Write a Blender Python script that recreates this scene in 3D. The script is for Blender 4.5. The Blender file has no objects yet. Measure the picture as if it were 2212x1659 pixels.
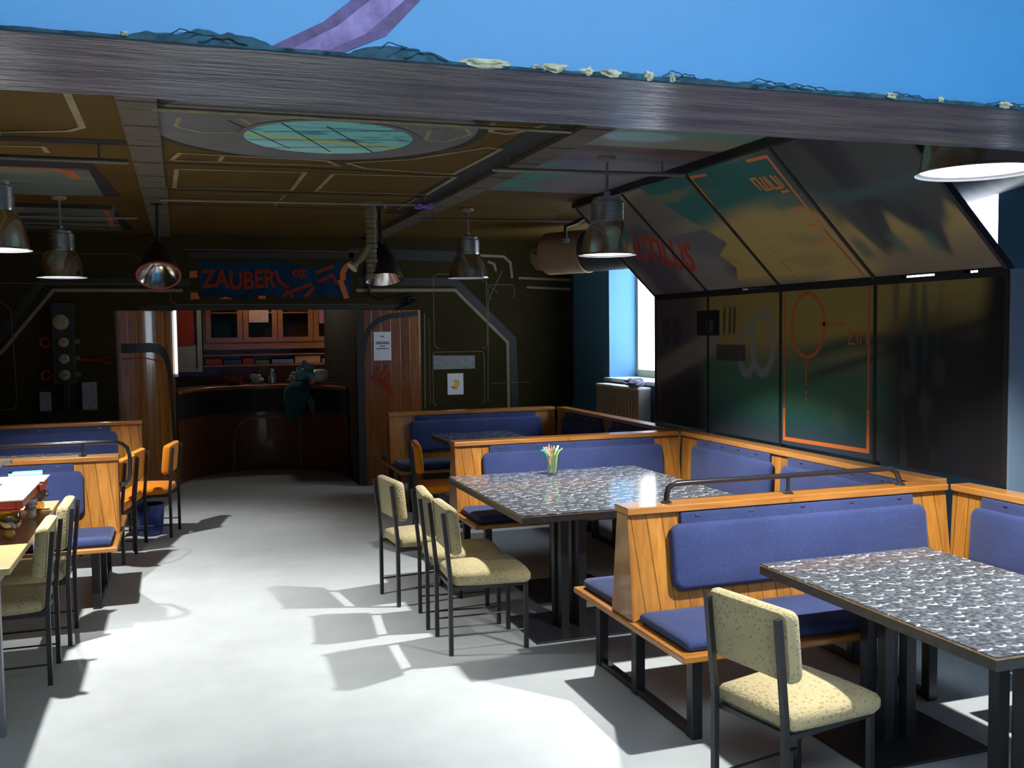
import bpy, bmesh, math, random
from math import sin, cos, pi, radians
from mathutils import Vector, Matrix
random.seed(7)
SC = bpy.context.scene
COL = SC.collection

# ------------------------------------------------------------------ camera
F_PX, PITCH, YAW, ROLL = 2093.18, 0.0560566, 0.327512, -0.01171498
fwd = Vector((sin(YAW)*cos(PITCH), cos(YAW)*cos(PITCH), -sin(PITCH)))
rt = Vector((cos(YAW), -sin(YAW), 0)); up = rt.cross(fwd)
r2 = rt*cos(ROLL)+up*sin(ROLL); u2 = -rt*sin(ROLL)+up*cos(ROLL)
cd = bpy.data.cameras.new('camera'); cam = bpy.data.objects.new('camera', cd); COL.objects.link(cam)
cam.matrix_world = Matrix(((r2.x, u2.x, -fwd.x, 0), (r2.y, u2.y, -fwd.y, 0), (r2.z, u2.z, -fwd.z, 1.75), (0, 0, 0, 1)))
cd.sensor_width = 36; cd.sensor_fit = 'HORIZONTAL'; cd.lens = 36*F_PX/2212; cd.clip_start = .05
SC.camera = cam
# ------------------------------------------------------------------ exposure, sky, fill light
SC.view_settings.view_transform = 'Standard'; SC.view_settings.look = 'None'
SC.view_settings.exposure = 0.0; SC.view_settings.gamma = 1.0; SC.view_settings.use_curve_mapping = False
w = bpy.data.worlds.new('sky'); SC.world = w; w.use_nodes = True
w.node_tree.nodes['Background'].inputs['Color'].default_value = (.86, .93, 1, 1)
w.node_tree.nodes['Background'].inputs['Strength'].default_value = 7.0
LAMP_W = 360.0          # each lit pendant
FILL_W = 74.0          # fill light added over the unseen front room
def area(name, loc, aim, sx, sy, power, color):
    l = bpy.data.lights.new(name, 'AREA'); l.shape = 'RECTANGLE'; l.size = sx; l.size_y = sy; l.energy = power; l.color = color
    o = bpy.data.objects.new(name, l); COL.objects.link(o); o.location = loc
    o.rotation_euler = (Vector(aim)-Vector(loc)).to_track_quat('-Z', 'Y').to_euler(); return o
area('front_room_fill', (.9, -.25, 3.285), (.9, .25, 1.75), 3.6, 1.3, FILL_W, (.80, .92, 1))  # added area light, out of view, brightens the blue wall and front floor

# ------------------------------------------------------------------ materials
def nt(m): return m.node_tree.nodes, m.node_tree.links
def mat(name, col, rough=.6, metal=0, spec=.5, noise=0, scale=6, stretch=(1, 1, 1), bump=0, bscale=60, col2=None, emit=None, coat=0):
    m = bpy.data.materials.new(name); m.use_nodes = True; N, L = nt(m); b = N['Principled BSDF']
    b.inputs['Base Color'].default_value = (*col, 1); b.inputs['Roughness'].default_value = rough
    b.inputs['Metallic'].default_value = metal; b.inputs['Specular IOR Level'].default_value = spec
    b.inputs['Coat Weight'].default_value = coat
    if emit: b.inputs['Emission Color'].default_value = (*emit[0], 1); b.inputs['Emission Strength'].default_value = emit[1]
    tc = N.new('ShaderNodeTexCoord'); mp = N.new('ShaderNodeMapping'); L.new(tc.outputs['Object'], mp.inputs['Vector']); mp.inputs['Scale'].default_value = stretch
    if noise or col2:
        n = N.new('ShaderNodeTexNoise'); n.inputs['Scale'].default_value = scale; n.inputs['Detail'].default_value = 6; n.inputs['Roughness'].default_value = .65
        L.new(mp.outputs['Vector'], n.inputs['Vector'])
        cr = N.new('ShaderNodeValToRGB'); c2 = col2 or tuple(c*(1-noise) for c in col); c1 = col if col2 else tuple(min(1, c*(1+noise*.6)) for c in col)
        cr.color_ramp.elements[0].position = .32; cr.color_ramp.elements[1].position = .68
        cr.color_ramp.elements[0].color = (*c2, 1); cr.color_ramp.elements[1].color = (*c1, 1)
        L.new(n.outputs['Fac'], cr.inputs['Fac']); L.new(cr.outputs['Color'], b.inputs['Base Color'])
    if bump:
        n2 = N.new('ShaderNodeTexNoise'); n2.inputs['Scale'].default_value = bscale; n2.inputs['Detail'].default_value = 3
        L.new(mp.outputs['Vector'], n2.inputs['Vector'])
        bp = N.new('ShaderNodeBump'); bp.inputs['Strength'].default_value = bump; bp.inputs['Distance'].default_value = .01
        L.new(n2.outputs['Fac'], bp.inputs['Height']); L.new(bp.outputs['Normal'], b.inputs['Normal'])
    return m

def math_node(N, L, op, a, bv=None):
    n = N.new('ShaderNodeMath'); n.operation = op
    for i, v in enumerate((a, bv)):
        if v is None: continue
        if isinstance(v, (int, float)): n.inputs[i].default_value = v
        else: L.new(v, n.inputs[i])
    return n.outputs[0]

def wood(name, col, dark, plank=0, rough=.32, axis='xy', grain=(14, 14, 1.2)):
    """pine: stretched grain, knots, and (plank > 0) tongue-and-groove joints every plank metres"""
    m = bpy.data.materials.new(name); m.use_nodes = True; N, L = nt(m); b = N['Principled BSDF']
    tc = N.new('ShaderNodeTexCoord'); sp = N.new('ShaderNodeSeparateXYZ'); L.new(tc.outputs['Object'], sp.inputs[0])
    mp = N.new('ShaderNodeMapping'); mp.inputs['Scale'].default_value = grain; L.new(tc.outputs['Object'], mp.inputs['Vector'])
    n = N.new('ShaderNodeTexNoise'); n.inputs['Scale'].default_value = 3; n.inputs['Detail'].default_value = 7; n.inputs['Distortion'].default_value = .6
    L.new(mp.outputs['Vector'], n.inputs['Vector'])
    cr = N.new('ShaderNodeValToRGB'); cr.color_ramp.elements[0].position = .3; cr.color_ramp.elements[1].position = .7
    cr.color_ramp.elements[0].color = (*dark, 1); cr.color_ramp.elements[1].color = (*col, 1)
    L.new(n.outputs['Fac'], cr.inputs['Fac'])
    v = N.new('ShaderNodeTexVoronoi'); v.inputs['Scale'].default_value = 5.5; L.new(tc.outputs['Object'], v.inputs['Vector'])
    kn = N.new('ShaderNodeMapRange'); kn.inputs['From Min'].default_value = .03; kn.inputs['From Max'].default_value = .09
    kn.inputs['To Min'].default_value = .35; kn.inputs['To Max'].default_value = 1; L.new(v.outputs['Distance'], kn.inputs['Value'])
    fac = kn.outputs[0]
    if plank:
        s = math_node(N, L, 'ADD', sp.outputs['X'], sp.outputs['Y']) if axis == 'xy' else sp.outputs[axis.upper()]
        d = math_node(N, L, 'DIVIDE', s, plank); fr = math_node(N, L, 'FRACT', d); fl = math_node(N, L, 'FLOOR', d)
        e = math_node(N, L, 'ABSOLUTE', math_node(N, L, 'SUBTRACT', fr, .5))
        g = N.new('ShaderNodeMapRange'); g.inputs['From Min'].default_value = .455; g.inputs['From Max'].default_value = .49
        g.inputs['To Min'].default_value = 1; g.inputs['To Max'].default_value = .32; L.new(e, g.inputs['Value'])
        wn = N.new('ShaderNodeTexWhiteNoise'); wn.noise_dimensions = '1D'; L.new(fl, wn.inputs['W'])
        pv = N.new('ShaderNodeMapRange'); pv.inputs['To Min'].default_value = .72; pv.inputs['To Max'].default_value = 1.12; L.new(wn.outputs['Value'], pv.inputs['Value'])
        fac = math_node(N, L, 'MULTIPLY', math_node(N, L, 'MULTIPLY', fac, g.outputs[0]), pv.outputs[0])
        bp = N.new('ShaderNodeBump'); bp.inputs['Strength'].default_value = .5; bp.inputs['Distance'].default_value = .004
        L.new(g.outputs[0], bp.inputs['Height']); L.new(bp.outputs['Normal'], b.inputs['Normal'])
    mx = N.new('ShaderNodeMix'); mx.data_type = 'RGBA'; mx.blend_type = 'MULTIPLY'; mx.inputs['Factor'].default_value = 1
    L.new(cr.outputs['Color'], mx.inputs['A']); L.new(fac, mx.inputs['B']); L.new(mx.outputs['Result'], b.inputs['Base Color'])
    b.inputs['Roughness'].default_value = rough; b.inputs['Coat Weight'].default_value = .5; b.inputs['Coat Roughness'].default_value = .07
    return m

def fabric(name, col, dot, scale=55, rough=.95, dsize=.22, bump=.25):
    """upholstery with a woven dot pattern"""
    m = bpy.data.materials.new(name); m.use_nodes = True; N, L = nt(m); b = N['Principled BSDF']
    tc = N.new('ShaderNodeTexCoord'); v = N.new('ShaderNodeTexVoronoi'); v.inputs['Scale'].default_value = scale; v.inputs['Randomness'].default_value = .75
    L.new(tc.outputs['Object'], v.inputs['Vector'])
    cr = N.new('ShaderNodeValToRGB'); cr.color_ramp.elements[0].color = (*dot, 1); cr.color_ramp.elements[1].color = (*col, 1)
    cr.color_ramp.elements[0].position = dsize*.6; cr.color_ramp.elements[1].position = dsize
    L.new(v.outputs['Distance'], cr.inputs['Fac'])
    n = N.new('ShaderNodeTexNoise'); n.inputs['Scale'].default_value = 4; n.inputs['Detail'].default_value = 5; L.new(tc.outputs['Object'], n.inputs['Vector'])
    mr = N.new('ShaderNodeMapRange'); mr.inputs['To Min'].default_value = .65; mr.inputs['To Max'].default_value = 1.25; L.new(n.outputs['Fac'], mr.inputs['Value'])
    mx = N.new('ShaderNodeMix'); mx.data_type = 'RGBA'; mx.blend_type = 'MULTIPLY'; mx.inputs['Factor'].default_value = 1
    L.new(cr.outputs['Color'], mx.inputs['A']); L.new(mr.outputs[0], mx.inputs['B']); L.new(mx.outputs['Result'], b.inputs['Base Color'])
    n2 = N.new('ShaderNodeTexNoise'); n2.inputs['Scale'].default_value = scale*2.2; n2.inputs['Detail'].default_value = 2; L.new(tc.outputs['Object'], n2.inputs['Vector'])
    bp = N.new('ShaderNodeBump'); bp.inputs['Strength'].default_value = bump; bp.inputs['Distance'].default_value = .006
    L.new(n2.outputs['Fac'], bp.inputs['Height']); L.new(bp.outputs['Normal'], b.inputs['Normal'])
    b.inputs['Roughness'].default_value = rough; b.inputs['Specular IOR Level'].default_value = .2
    b.inputs['Sheen Weight'].default_value = .15
    return m

def laminate(name):
    """dark table laminate with pale crescent flecks"""
    m = bpy.data.materials.new(name); m.use_nodes = True; N, L = nt(m); b = N['Principled BSDF']
    tc = N.new('ShaderNodeTexCoord'); mp = N.new('ShaderNodeMapping'); mp.inputs['Scale'].default_value = (17, 13, 1)
    n0 = N.new('ShaderNodeTexNoise'); n0.inputs['Scale'].default_value = 9; L.new(tc.outputs['Object'], n0.inputs['Vector'])
    ad = N.new('ShaderNodeVectorMath'); ad.operation = 'MULTIPLY_ADD'; L.new(n0.outputs['Color'], ad.inputs[0]); ad.inputs[1].default_value = (.012, .012, 0); L.new(tc.outputs['Object'], ad.inputs[2])
    L.new(ad.outputs[0], mp.inputs['Vector'])
    v = N.new('ShaderNodeTexVoronoi'); v.voronoi_dimensions = '2D'; v.inputs['Scale'].default_value = 1; L.new(mp.outputs['Vector'], v.inputs['Vector'])
    a = N.new('ShaderNodeMapRange'); a.inputs['From Min'].default_value = .25; a.inputs['From Max'].default_value = .32; L.new(v.outputs['Distance'], a.inputs['Value'])
    c = N.new('ShaderNodeMapRange'); c.inputs['From Min'].default_value = .44; c.inputs['From Max'].default_value = .38; L.new(v.outputs['Distance'], c.inputs['Value'])
    sp = N.new('ShaderNodeSeparateXYZ'); L.new(v.outputs['Position'], sp.inputs[0]); sp2 = N.new('ShaderNodeSeparateXYZ'); L.new(mp.outputs['Vector'], sp2.inputs[0])
    dy = math_node(N, L, 'SUBTRACT', sp.outputs['Y'], sp2.outputs['Y']); side = math_node(N, L, 'GREATER_THAN', dy, .16)
    f0 = math_node(N, L, 'MULTIPLY', math_node(N, L, 'MULTIPLY', a.outputs[0], c.outputs[0]), side)
    wn = N.new('ShaderNodeSeparateColor'); L.new(v.outputs['Color'], wn.inputs[0]); f = math_node(N, L, 'MULTIPLY', f0, math_node(N, L, 'ADD', math_node(N, L, 'MULTIPLY', wn.outputs[0], .7), .25))
    n = N.new('ShaderNodeTexNoise'); n.inputs['Scale'].default_value = 55; n.inputs['Detail'].default_value = 4; L.new(tc.outputs['Object'], n.inputs['Vector'])
    cr = N.new('ShaderNodeValToRGB'); cr.color_ramp.elements[0].position = .4; cr.color_ramp.elements[1].position = .65
    cr.color_ramp.elements[0].color = (.050, .056, .068, 1); cr.color_ramp.elements[1].color = (.15, .165, .185, 1); L.new(n.outputs['Fac'], cr.inputs['Fac'])
    mx = N.new('ShaderNodeMix'); mx.data_type = 'RGBA'; L.new(f, mx.inputs['Factor']); L.new(cr.outputs['Color'], mx.inputs['A']); mx.inputs['B'].default_value = (.80, .86, .95, 1)
    L.new(mx.outputs['Result'], b.inputs['Base Color']); b.inputs['Roughness'].default_value = .14
    return m

def painting(name, rough=.6):
    """paint colours stored in the mesh's colour attribute"""
    m = bpy.data.materials.new(name); m.use_nodes = True; N, L = nt(m); b = N['Principled BSDF']
    a = N.new('ShaderNodeVertexColor'); a.layer_name = 'paint'; L.new(a.outputs['Color'], b.inputs['Base Color']); b.inputs['Roughness'].default_value = rough; b.inputs['Specular IOR Level'].default_value = .22
    return m

def glass(name, tint=(1, 1, 1), gl=.08):
    m = bpy.data.materials.new(name); m.use_nodes = True; N, L = nt(m); N.remove(N['Principled BSDF'])
    t = N.new('ShaderNodeBsdfTransparent'); t.inputs['Color'].default_value = (*tint, 1); g = N.new('ShaderNodeBsdfGlossy'); g.inputs['Roughness'].default_value = .05
    mx = N.new('ShaderNodeMixShader'); mx.inputs[0].default_value = gl; L.new(t.outputs[0], mx.inputs[1]); L.new(g.outputs[0], mx.inputs[2]); L.new(mx.outputs[0], N['Material Output'].inputs['Surface'])
    return m

PINE = (.58, .255, .045); PINED = (.40, .15, .022)
M_plank = wood('pine_planks', PINE, PINED, plank=.078)
M_pine = wood('pine_board', (.44, .18, .035), (.27, .095, .016), grain=(5, 5, 1.5))
M_pineh = wood('pine_rail', (.52, .215, .042), (.38, .14, .026), grain=(1.2, 14, 14))
M_red = wood('dark_varnished_pine', (.26, .085, .018), (.16, .045, .009), plank=.11, rough=.25)
M_redh = wood('cabinet_pine', (.30, .10, .028), (.20, .06, .015), rough=.35, grain=(1.2, 14, 14))
M_beech = wood('pale_tabletop', (.62, .46, .22), (.52, .36, .15), grain=(1, 12, 12), rough=.4)
M_brownrim = mat('worn_edge', (.42, .27, .13), .5, noise=.4, scale=30)
M_blue = fabric('blue_upholstery', (.038, .055, .158), (.075, .10, .21), scale=62)
M_cream = fabric('cream_upholstery', (.50, .42, .23), (.36, .29, .14), scale=48, dsize=.36, bump=.8)
M_orange = fabric('orange_upholstery', (.76, .245, .009), (.68, .21, .008), scale=80)
M_black = mat('black_steel', (.018, .018, .02), .38, spec=.5)
M_tube = mat('black_handrail', (.022, .022, .026), .22, spec=.6)
M_grey = mat('grey_steel', (.25, .26, .27), .4, metal=.6)
M_top = laminate('fleck_laminate')
M_edge = mat('table_edge', (.045, .042, .04), .5, noise=.4, scale=25)
M_chrome = mat('spun_aluminium', (.62, .61, .58), .16, metal=1)
M_alu = mat('cast_aluminium', (.55, .55, .55), .3, metal=1)
M_white_in = mat('reflector_inside', (.85, .86, .88), .45)
M_bulb = mat('lit_bulb', (1, 1, 1), .5, emit=((1, .98, .95), 60))
M_floor = mat('grey_floor_paint', (.50, .54, .55), .55, noise=.10, scale=2.2, bump=.05, bscale=20)
M_olive = mat('olive_wall_paint', (.027, .020, .004), .7, spec=.12, noise=.25, scale=2)
M_ceil = mat('brown_ceiling_paint', (.085, .050, .009), .65, spec=.15, noise=.22, scale=1.6)
M_ceilg = mat('grey_ceiling_strip', (.085, .072, .052), .6, noise=.3, scale=20)
M_line = mat('cream_line_paint', (.24, .20, .10), .6, noise=.4, scale=8)
M_lineg = mat('beige_pipe_paint', (.20, .16, .09), .6, noise=.3, scale=6)
M_dim = mat('faint_line_paint', (.085, .072, .035), .6, noise=.3, scale=6)
M_dark = mat('black_line_paint', (.008, .009, .010), .6)
M_disc = mat('grey_disc_paint', (.105, .105, .110), .6, noise=.2, scale=3)
M_bluew = mat('sky_blue_wall_paint', (.040, .235, .50), .5, noise=.05, scale=3, bump=.06, bscale=8)
M_bluedk = mat('window_wall_blue_paint', (.10, .30, .52), .6, noise=.06, scale=3)
M_soffit = mat('slate_soffit_paint', (.20, .19, .195), .26, col2=(.05, .06, .12), scale=3.2, stretch=(.7, 5, 5), bump=.35, bscale=14)
M_crust = mat('blue_plaster_crumbs', (.01, .085, .14), .8, col2=(.006, .03, .045), scale=30)
M_crustc = mat('bare_plaster_crumbs', (.40, .42, .30), .9, noise=.4, scale=40)
M_purple = mat('purple_spray_paint', (.23, .19, .44), .6, col2=(.10, .06, .20), scale=22)
M_paint = painting('mural_paint', .35); M_cpaint = painting('ceiling_paint', .5)
M_hud = mat('orange_line_paint', (.62, .17, .035), .5); M_hudd = mat('dim_orange_paint', (.40, .10, .025), .5)
M_redl = mat('red_letter_paint', (.36, .035, .018), .5)
M_graf = mat('graffiti_red', (.20, .022, .006), .7, spec=.1); M_grafb = mat('graffiti_blue', (.006, .028, .065), .7, spec=.1, noise=.5, scale=7); M_grafo = mat('graffiti_orange', (.42, .085, .008), .6)
M_frame = mat('black_frame', (.010, .010, .012), .45)
M_white = mat('white_paint', (.80, .81, .82), .5)
M_paper = mat('paper', (.66, .66, .68), .7)
M_ink = mat('ink', (.03, .03, .03), .7); M_yel = mat('yellow_print', (.70, .42, .05), .7)
M_duct = mat('grey_duct_metal', (.055, .057, .062), .5, metal=.3, noise=.2, scale=8)
M_ductp = mat('painted_duct', (.30, .20, .12), .55, noise=.2, scale=4)
M_rad = mat('radiator_enamel', (.42, .40, .36), .45)
M_pane = glass('window_glass', (.95, .97, 1), .04); M_clear = glass('clear_glass', (.90, .94, .93), .16)
M_cabg = glass('cabinet_glass', (.62, .70, .66), .004); M_olg = glass('olive_glass', (.62, .60, .12), .15); M_amb = glass('amber_glass', (.80, .58, .22), .15)
M_winf = mat('cream_window_frame', (.62, .60, .40), .5)
M_redbl = mat('red_blind', (.45, .035, .012), .6); M_frost = mat('frosted_pane', (.40, .38, .36), .4)
M_glow = mat('highlight_glow', (1, 1, 1), .5, emit=((.95, .97, 1), 1.05))
M_teal = mat('teal_cloth', (.012, .10, .10), .9, noise=.3, scale=12); M_lteal = mat('pale_blue_film', (.20, .45, .52), .3, noise=.5, scale=18)
M_gcl = mat('grey_cloth', (.13, .11, .10), .95)
M_redp = mat('red_plastic', (.40, .045, .035), .35); M_pink = mat('red_napkin', (.55, .10, .12), .8)
M_china = mat('white_china', (.82, .82, .84), .25); M_bin = mat('blue_plastic', (.012, .03, .20), .35)
M_stem = mat('dull_stem', (.16, .15, .13), .5)
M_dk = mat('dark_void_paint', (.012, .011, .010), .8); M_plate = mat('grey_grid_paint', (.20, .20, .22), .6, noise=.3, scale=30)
M_sky2 = mat('cream_candle', (.85, .66, .34), .5)

# ------------------------------------------------------------------ mesh helpers
class M:
    def __init__(s): s.bm = bmesh.new(); s.mi = 0; s.mats = []
    def use(s, m):
        if m not in s.mats: s.mats.append(m)
        s.mi = s.mats.index(m); return s
    def face(s, vs):
        try: f = s.bm.faces.new(vs)
        except ValueError: return None
        f.material_index = s.mi; return f
    def poly(s, pts): return s.face([s.bm.verts.new(p) for p in pts])
    def hexa(s, p):
        v = [s.bm.verts.new(q) for q in p]
        for i in ((3, 2, 1, 0), (4, 5, 6, 7), (0, 1, 5, 4), (1, 2, 6, 5), (2, 3, 7, 6), (3, 0, 4, 7)): s.face([v[k] for k in i])
        return s
    def box(s, a, b):
        (x0, y0, z0), (x1, y1, z1) = a, b
        return s.hexa([(x0, y0, z0), (x1, y0, z0), (x1, y1, z0), (x0, y1, z0), (x0, y0, z1), (x1, y0, z1), (x1, y1, z1), (x0, y1, z1)])
    def rings(s, rings, closed=True, cap=True):
        R = [[s.bm.verts.new(p) for p in r] for r in rings]; n = len(R[0])
        for a, b in zip(R, R[1:]):
            for i in range(n if closed else n-1):
                j = (i+1) % n; s.face([a[i], a[j], b[j], b[i]])
        if cap and closed: s.face(R[0][::-1]); s.face(R[-1])
        return s
    def lathe(s, prof, c=(0, 0, 0), n=24, cap=True, ax='z'):
        rs = []
        for r, z in prof:
            r = max(r, 1e-4); ring = []
            for k in range(n):
                t = 2*pi*k/n; p = (r*cos(t), r*sin(t), z)
                if ax == 'y': p = (p[0], p[2], p[1])
                if ax == 'x': p = (p[2], p[0], p[1])
                ring.append((c[0]+p[0], c[1]+p[1], c[2]+p[2]))
            rs.append(ring)
        return s.rings(rs, cap=cap)
    def tube(s, pts, r, n=10, square=False):
        P = [Vector(p) for p in pts]; rs = []
        if square: n = 4
        u = None
        for i, p in enumerate(P):
            d = ((P[i+1]-p).normalized() if i < len(P)-1 else Vector()) + ((p-P[i-1]).normalized() if i else Vector())
            d.normalize()
            if u is None: u = d.cross(Vector((0, 0, 1)) if abs(d.z) < .9 else Vector((1, 0, 0))).normalized()
            else: u = (u-d*u.dot(d)).normalized()
            v = d.cross(u); k = r*(1.414 if square else 1); o = pi/4 if square else 0
            rr = k if not isinstance(r, (list, tuple)) else r[i]
            rs.append([p+u*rr*cos(2*pi*j/n+o)+v*rr*sin(2*pi*j/n+o) for j in range(n)])
        return s.rings(rs)
    def strip(s, pts, wd, f, lift=0):
        """painted line: 2-D polyline of width wd put in place by f(a, b, lift)"""
        P = [Vector(p) for p in pts]; Lf, Rt = [], []
        for i, p in enumerate(P):
            d = Vector((0, 0))
            if i: d += (p-P[i-1]).normalized()
            if i < len(P)-1: d += (P[i+1]-p).normalized()
            d.normalize(); nrm = Vector((-d.y, d.x)); k = wd/2
            if 0 < i < len(P)-1: k /= max(.5, abs(nrm.dot(Vector((-(P[i+1]-p).normalized().y, (P[i+1]-p).normalized().x)))))
            Lf.append(s.bm.verts.new(f(*(p+nrm*k), lift))); Rt.append(s.bm.verts.new(f(*(p-nrm*k), lift)))
        for i in range(len(P)-1): s.face([Lf[i], Lf[i+1], Rt[i+1], Rt[i]])
        return s
    def flat(s, pts, f, lift=0): s.poly([f(*p, lift) for p in pts]); return s
    def grid(s, us, vs, f):
        G = [[s.bm.verts.new(f(u, v)) for u in us] for v in vs]
        for a, b in zip(G, G[1:]):
            for i in range(len(us)-1): s.face([a[i], a[i+1], b[i+1], b[i]])
        return s
    def pad(s, outline, th, f, inset=.02, bulge=.006):
        """upholstered pad: outline in (a, b), thickness along the third axis, f maps (a, b, h) to space"""
        cx = sum(p[0] for p in outline)/len(outline); cy = sum(p[1] for p in outline)/len(outline)
        def ring(k, h): return [f(cx+(p[0]-cx)*k[0], cy+(p[1]-cy)*k[1], h) for p in outline]
        W = max(p[0] for p in outline)-min(p[0] for p in outline); H = max(p[1] for p in outline)-min(p[1] for p in outline)
        K = lambda d: (1-2*d/W, 1-2*d/H)
        R = [ring(K(inset*.4), 0), ring(K(0), th*.25), ring(K(0), th*.62), ring(K(inset*.3), th*.88), ring(K(inset), th), ring((.62*K(inset)[0], .62*K(inset)[1]), th+bulge*.7), ring((.25, .25), th+bulge)]
        return s.rings(R)
    def text(s, body, size, f, lift=0, bold=0):
        c = bpy.data.curves.new('t', 'FONT'); c.body = body; c.size = size; c.offset = bold; c.resolution_u = 3
        o = bpy.data.objects.new('t', c); COL.objects.link(o); dg = bpy.context.evaluated_depsgraph_get()
        me = bpy.data.meshes.new_from_object(o.evaluated_get(dg)); wd = max((v.co.x for v in me.vertices), default=1)
        vs = [s.bm.verts.new(f(v.co.x, v.co.y, lift)) for v in me.vertices]
        for p in me.polygons: s.face([vs[i] for i in p.vertices])
        bpy.data.objects.remove(o); bpy.data.curves.remove(c); bpy.data.meshes.remove(me); return wd
    def build(s, name, m=None, parent=None, smooth=False, bevel=0, kind=None, label=None, paint=None):
        if m: s.mats = [m] if not s.mats else s.mats
        bmesh.ops.recalc_face_normals(s.bm, faces=s.bm.faces)
        me = bpy.data.meshes.new(name); s.bm.to_mesh(me); s.bm.free()
        for q in s.mats: me.materials.append(q)
        if smooth:
            for p in me.polygons: p.use_smooth = True
        if paint:
            at = me.color_attributes.new('paint', 'FLOAT_COLOR', 'POINT')
            for i, v in enumerate(me.vertices): at.data[i].color = (*paint(v.co), 1)
        o = bpy.data.objects.new(name, me); COL.objects.link(o)
        if bevel:
            b = o.modifiers.new('bevel', 'BEVEL'); b.width = bevel; b.segments = 2; b.limit_method = 'ANGLE'; b.angle_limit = radians(40)
        if smooth:
            try: me.set_sharp_from_angle(angle=radians(smooth if smooth is not True else 45))
            except Exception: pass
        if parent: o.parent = parent
        if kind: o['kind'] = kind
        if label: o['label'] = label
        return o

def thing(name, label, cat, loc=(0, 0, 0), rz=0, group=None):
    o = bpy.data.objects.new(name, None); COL.objects.link(o); o.empty_display_size = .1
    o.location = loc; o.rotation_euler = (0, 0, rz); o['label'] = label; o['category'] = cat
    if group: o['group'] = group
    return o
def tag(o, label, cat, group=None):
    o['label'] = label; o['category'] = cat
    if group: o['group'] = group
    return o
def dup(root, loc, rz, label, group=None):
    r = root.copy(); COL.objects.link(r); r.location = loc; r.rotation_euler = (0, 0, rz); r['label'] = label
    if group: r['group'] = group
    for ch in list(root.children):
        c = ch.copy(); COL.objects.link(c); c.parent = r
        for g in list(ch.children):
            d = g.copy(); COL.objects.link(d); d.parent = c
    return r
def rrect(x0, y0, x1, y1, r, n=5):
    P = []
    for cx, cy, a in ((x1-r, y0+r, -90), (x1-r, y1-r, 0), (x0+r, y1-r, 90), (x0+r, y0+r, 180)):
        for k in range(n+1): t = radians(a+90*k/n); P.append((cx+r*cos(t), cy+r*sin(t)))
    return P
def arc(cx, cy, r, a0, a1, n=12, ry=None):
    return [(cx+r*cos(radians(a0+(a1-a0)*k/n)), cy+(ry or r)*sin(radians(a0+(a1-a0)*k/n))) for k in range(n+1)]
def frange(a, b, n): return [a+(b-a)*i/n for i in range(n+1)]
def sm(a, b, x):
    t = max(0, min(1, (x-a)/(b-a))); return t*t*(3-2*t)
def mixc(a, b, t): return tuple(p+(q-p)*t for p, q in zip(a, b))
from mathutils import noise as MN
def nz(x, y, s=1, o=0): return MN.noise(Vector((x*s, y*s, o)))

CEIL = 2.80; BACK = 10.9; LX = -3.2; RX = 4.48
# ================================================================== the setting
m = M(); m.poly([(LX-.3, -3.2, 0), (RX+.6, -3.2, 0), (RX+.6, 14.7, 0), (LX-.3, 14.7, 0)]); m.build('floor', M_floor, kind='structure')

# ---- ceiling with its painted panels and lines
CF = lambda a, b, l=0: (a, b, CEIL-.0015-l)
m = M().use(M_ceil); m.box((LX-.12, 2.16, CEIL), (RX+.45, BACK+.1, CEIL+.1))
m.use(M_disc).flat(arc(.70, 5.17, .86, 0, 360, 48, .90)[:-1], CF, .0005)
m.use(M_dark).strip(arc(.70, 5.17, .86, 0, 360, 48, .90), .05, CF, .001)
m.use(M_line)
for pl, wd in (([(.02, 5.02), (.0, 5.25), (.12, 5.37), (.32, 5.32), (.36, 5.1), (.30, 4.98)], .022),
               ([(1.26, 5.0), (1.30, 5.25), (1.42, 5.28), (1.50, 5.05), (1.44, 4.93), (1.30, 4.93), (1.26, 5.0)], .022),
               ([(.10, 5.62), (.37, 5.60)], .012), ([(.25, 5.80), (.50, 5.70)], .012), ([(1.25, 5.35), (1.52, 5.35)], .012), ([(1.22, 5.45), (1.48, 5.55)], .012), ([(1.02, 4.9), (1.2, 4.62)], .012), ([(1.2, 5.0), (1.5, 4.85)], .012),
               ([(-.03, 6.28), (.02, 6.02), (.88, 6.06), (.97, 6.22), (-.03, 6.28)], .03), ([(.26, 6.04), (.25, 6.26)], .025),
               ([(1.0, 6.1), (1.15, 6.27), (1.76, 6.36), (1.79, 5.42), (1.70, 5.38), (1.36, 5.88), (1.0, 6.1)], .03),
               ([(.0, 6.60), (.80, 6.53), (.80, 7.38), (-.02, 7.46), (.0, 6.60)], .03), ([(.985, 6.55), (1.81, 6.47), (1.82, 7.36), (.98, 7.38), (.985, 6.55)], .03),
               ([(-.44, 4.5), (-.445, 5.40), (-.52, 5.52), (-.9, 5.66), (-1.6, 5.72)], .035), ([(1.52, 4.72), (1.58, 4.95), (1.68, 4.99), (1.75, 4.88), (1.80, 4.72)], .03),
               ([(0, 7.7), (.78, 7.64), (.76, 8.3)], .02), ([(.95, 7.64), (1.80, 7.6), (1.80, 8.3)], .02), ([(-.95, 6.05), (-.7, 6.02), (-.7, 6.2)], .03)): m.strip(pl, wd, CF, .0015)
m.use(M_dark)
for pl, wd in (([(-.08, 6.40), (.9, 6.36), (1.85, 6.46)], .03), ([(-.06, 7.55), (1.8, 7.45)], .05), ([(-.06, 8.4), (1.8, 8.35)], .03), ([(-3, 5.95), (-.26, 5.78)], .14), ([(1.86, 2.4), (1.86, 8.6)], .20), ([(-.3, 6.45), (-.24, 6.42)], .02)): m.strip(pl, wd, CF, .001)  # widest lengthwise strip is a shadow painted beside the right grey strip
m.build('ceiling', kind='structure')
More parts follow.
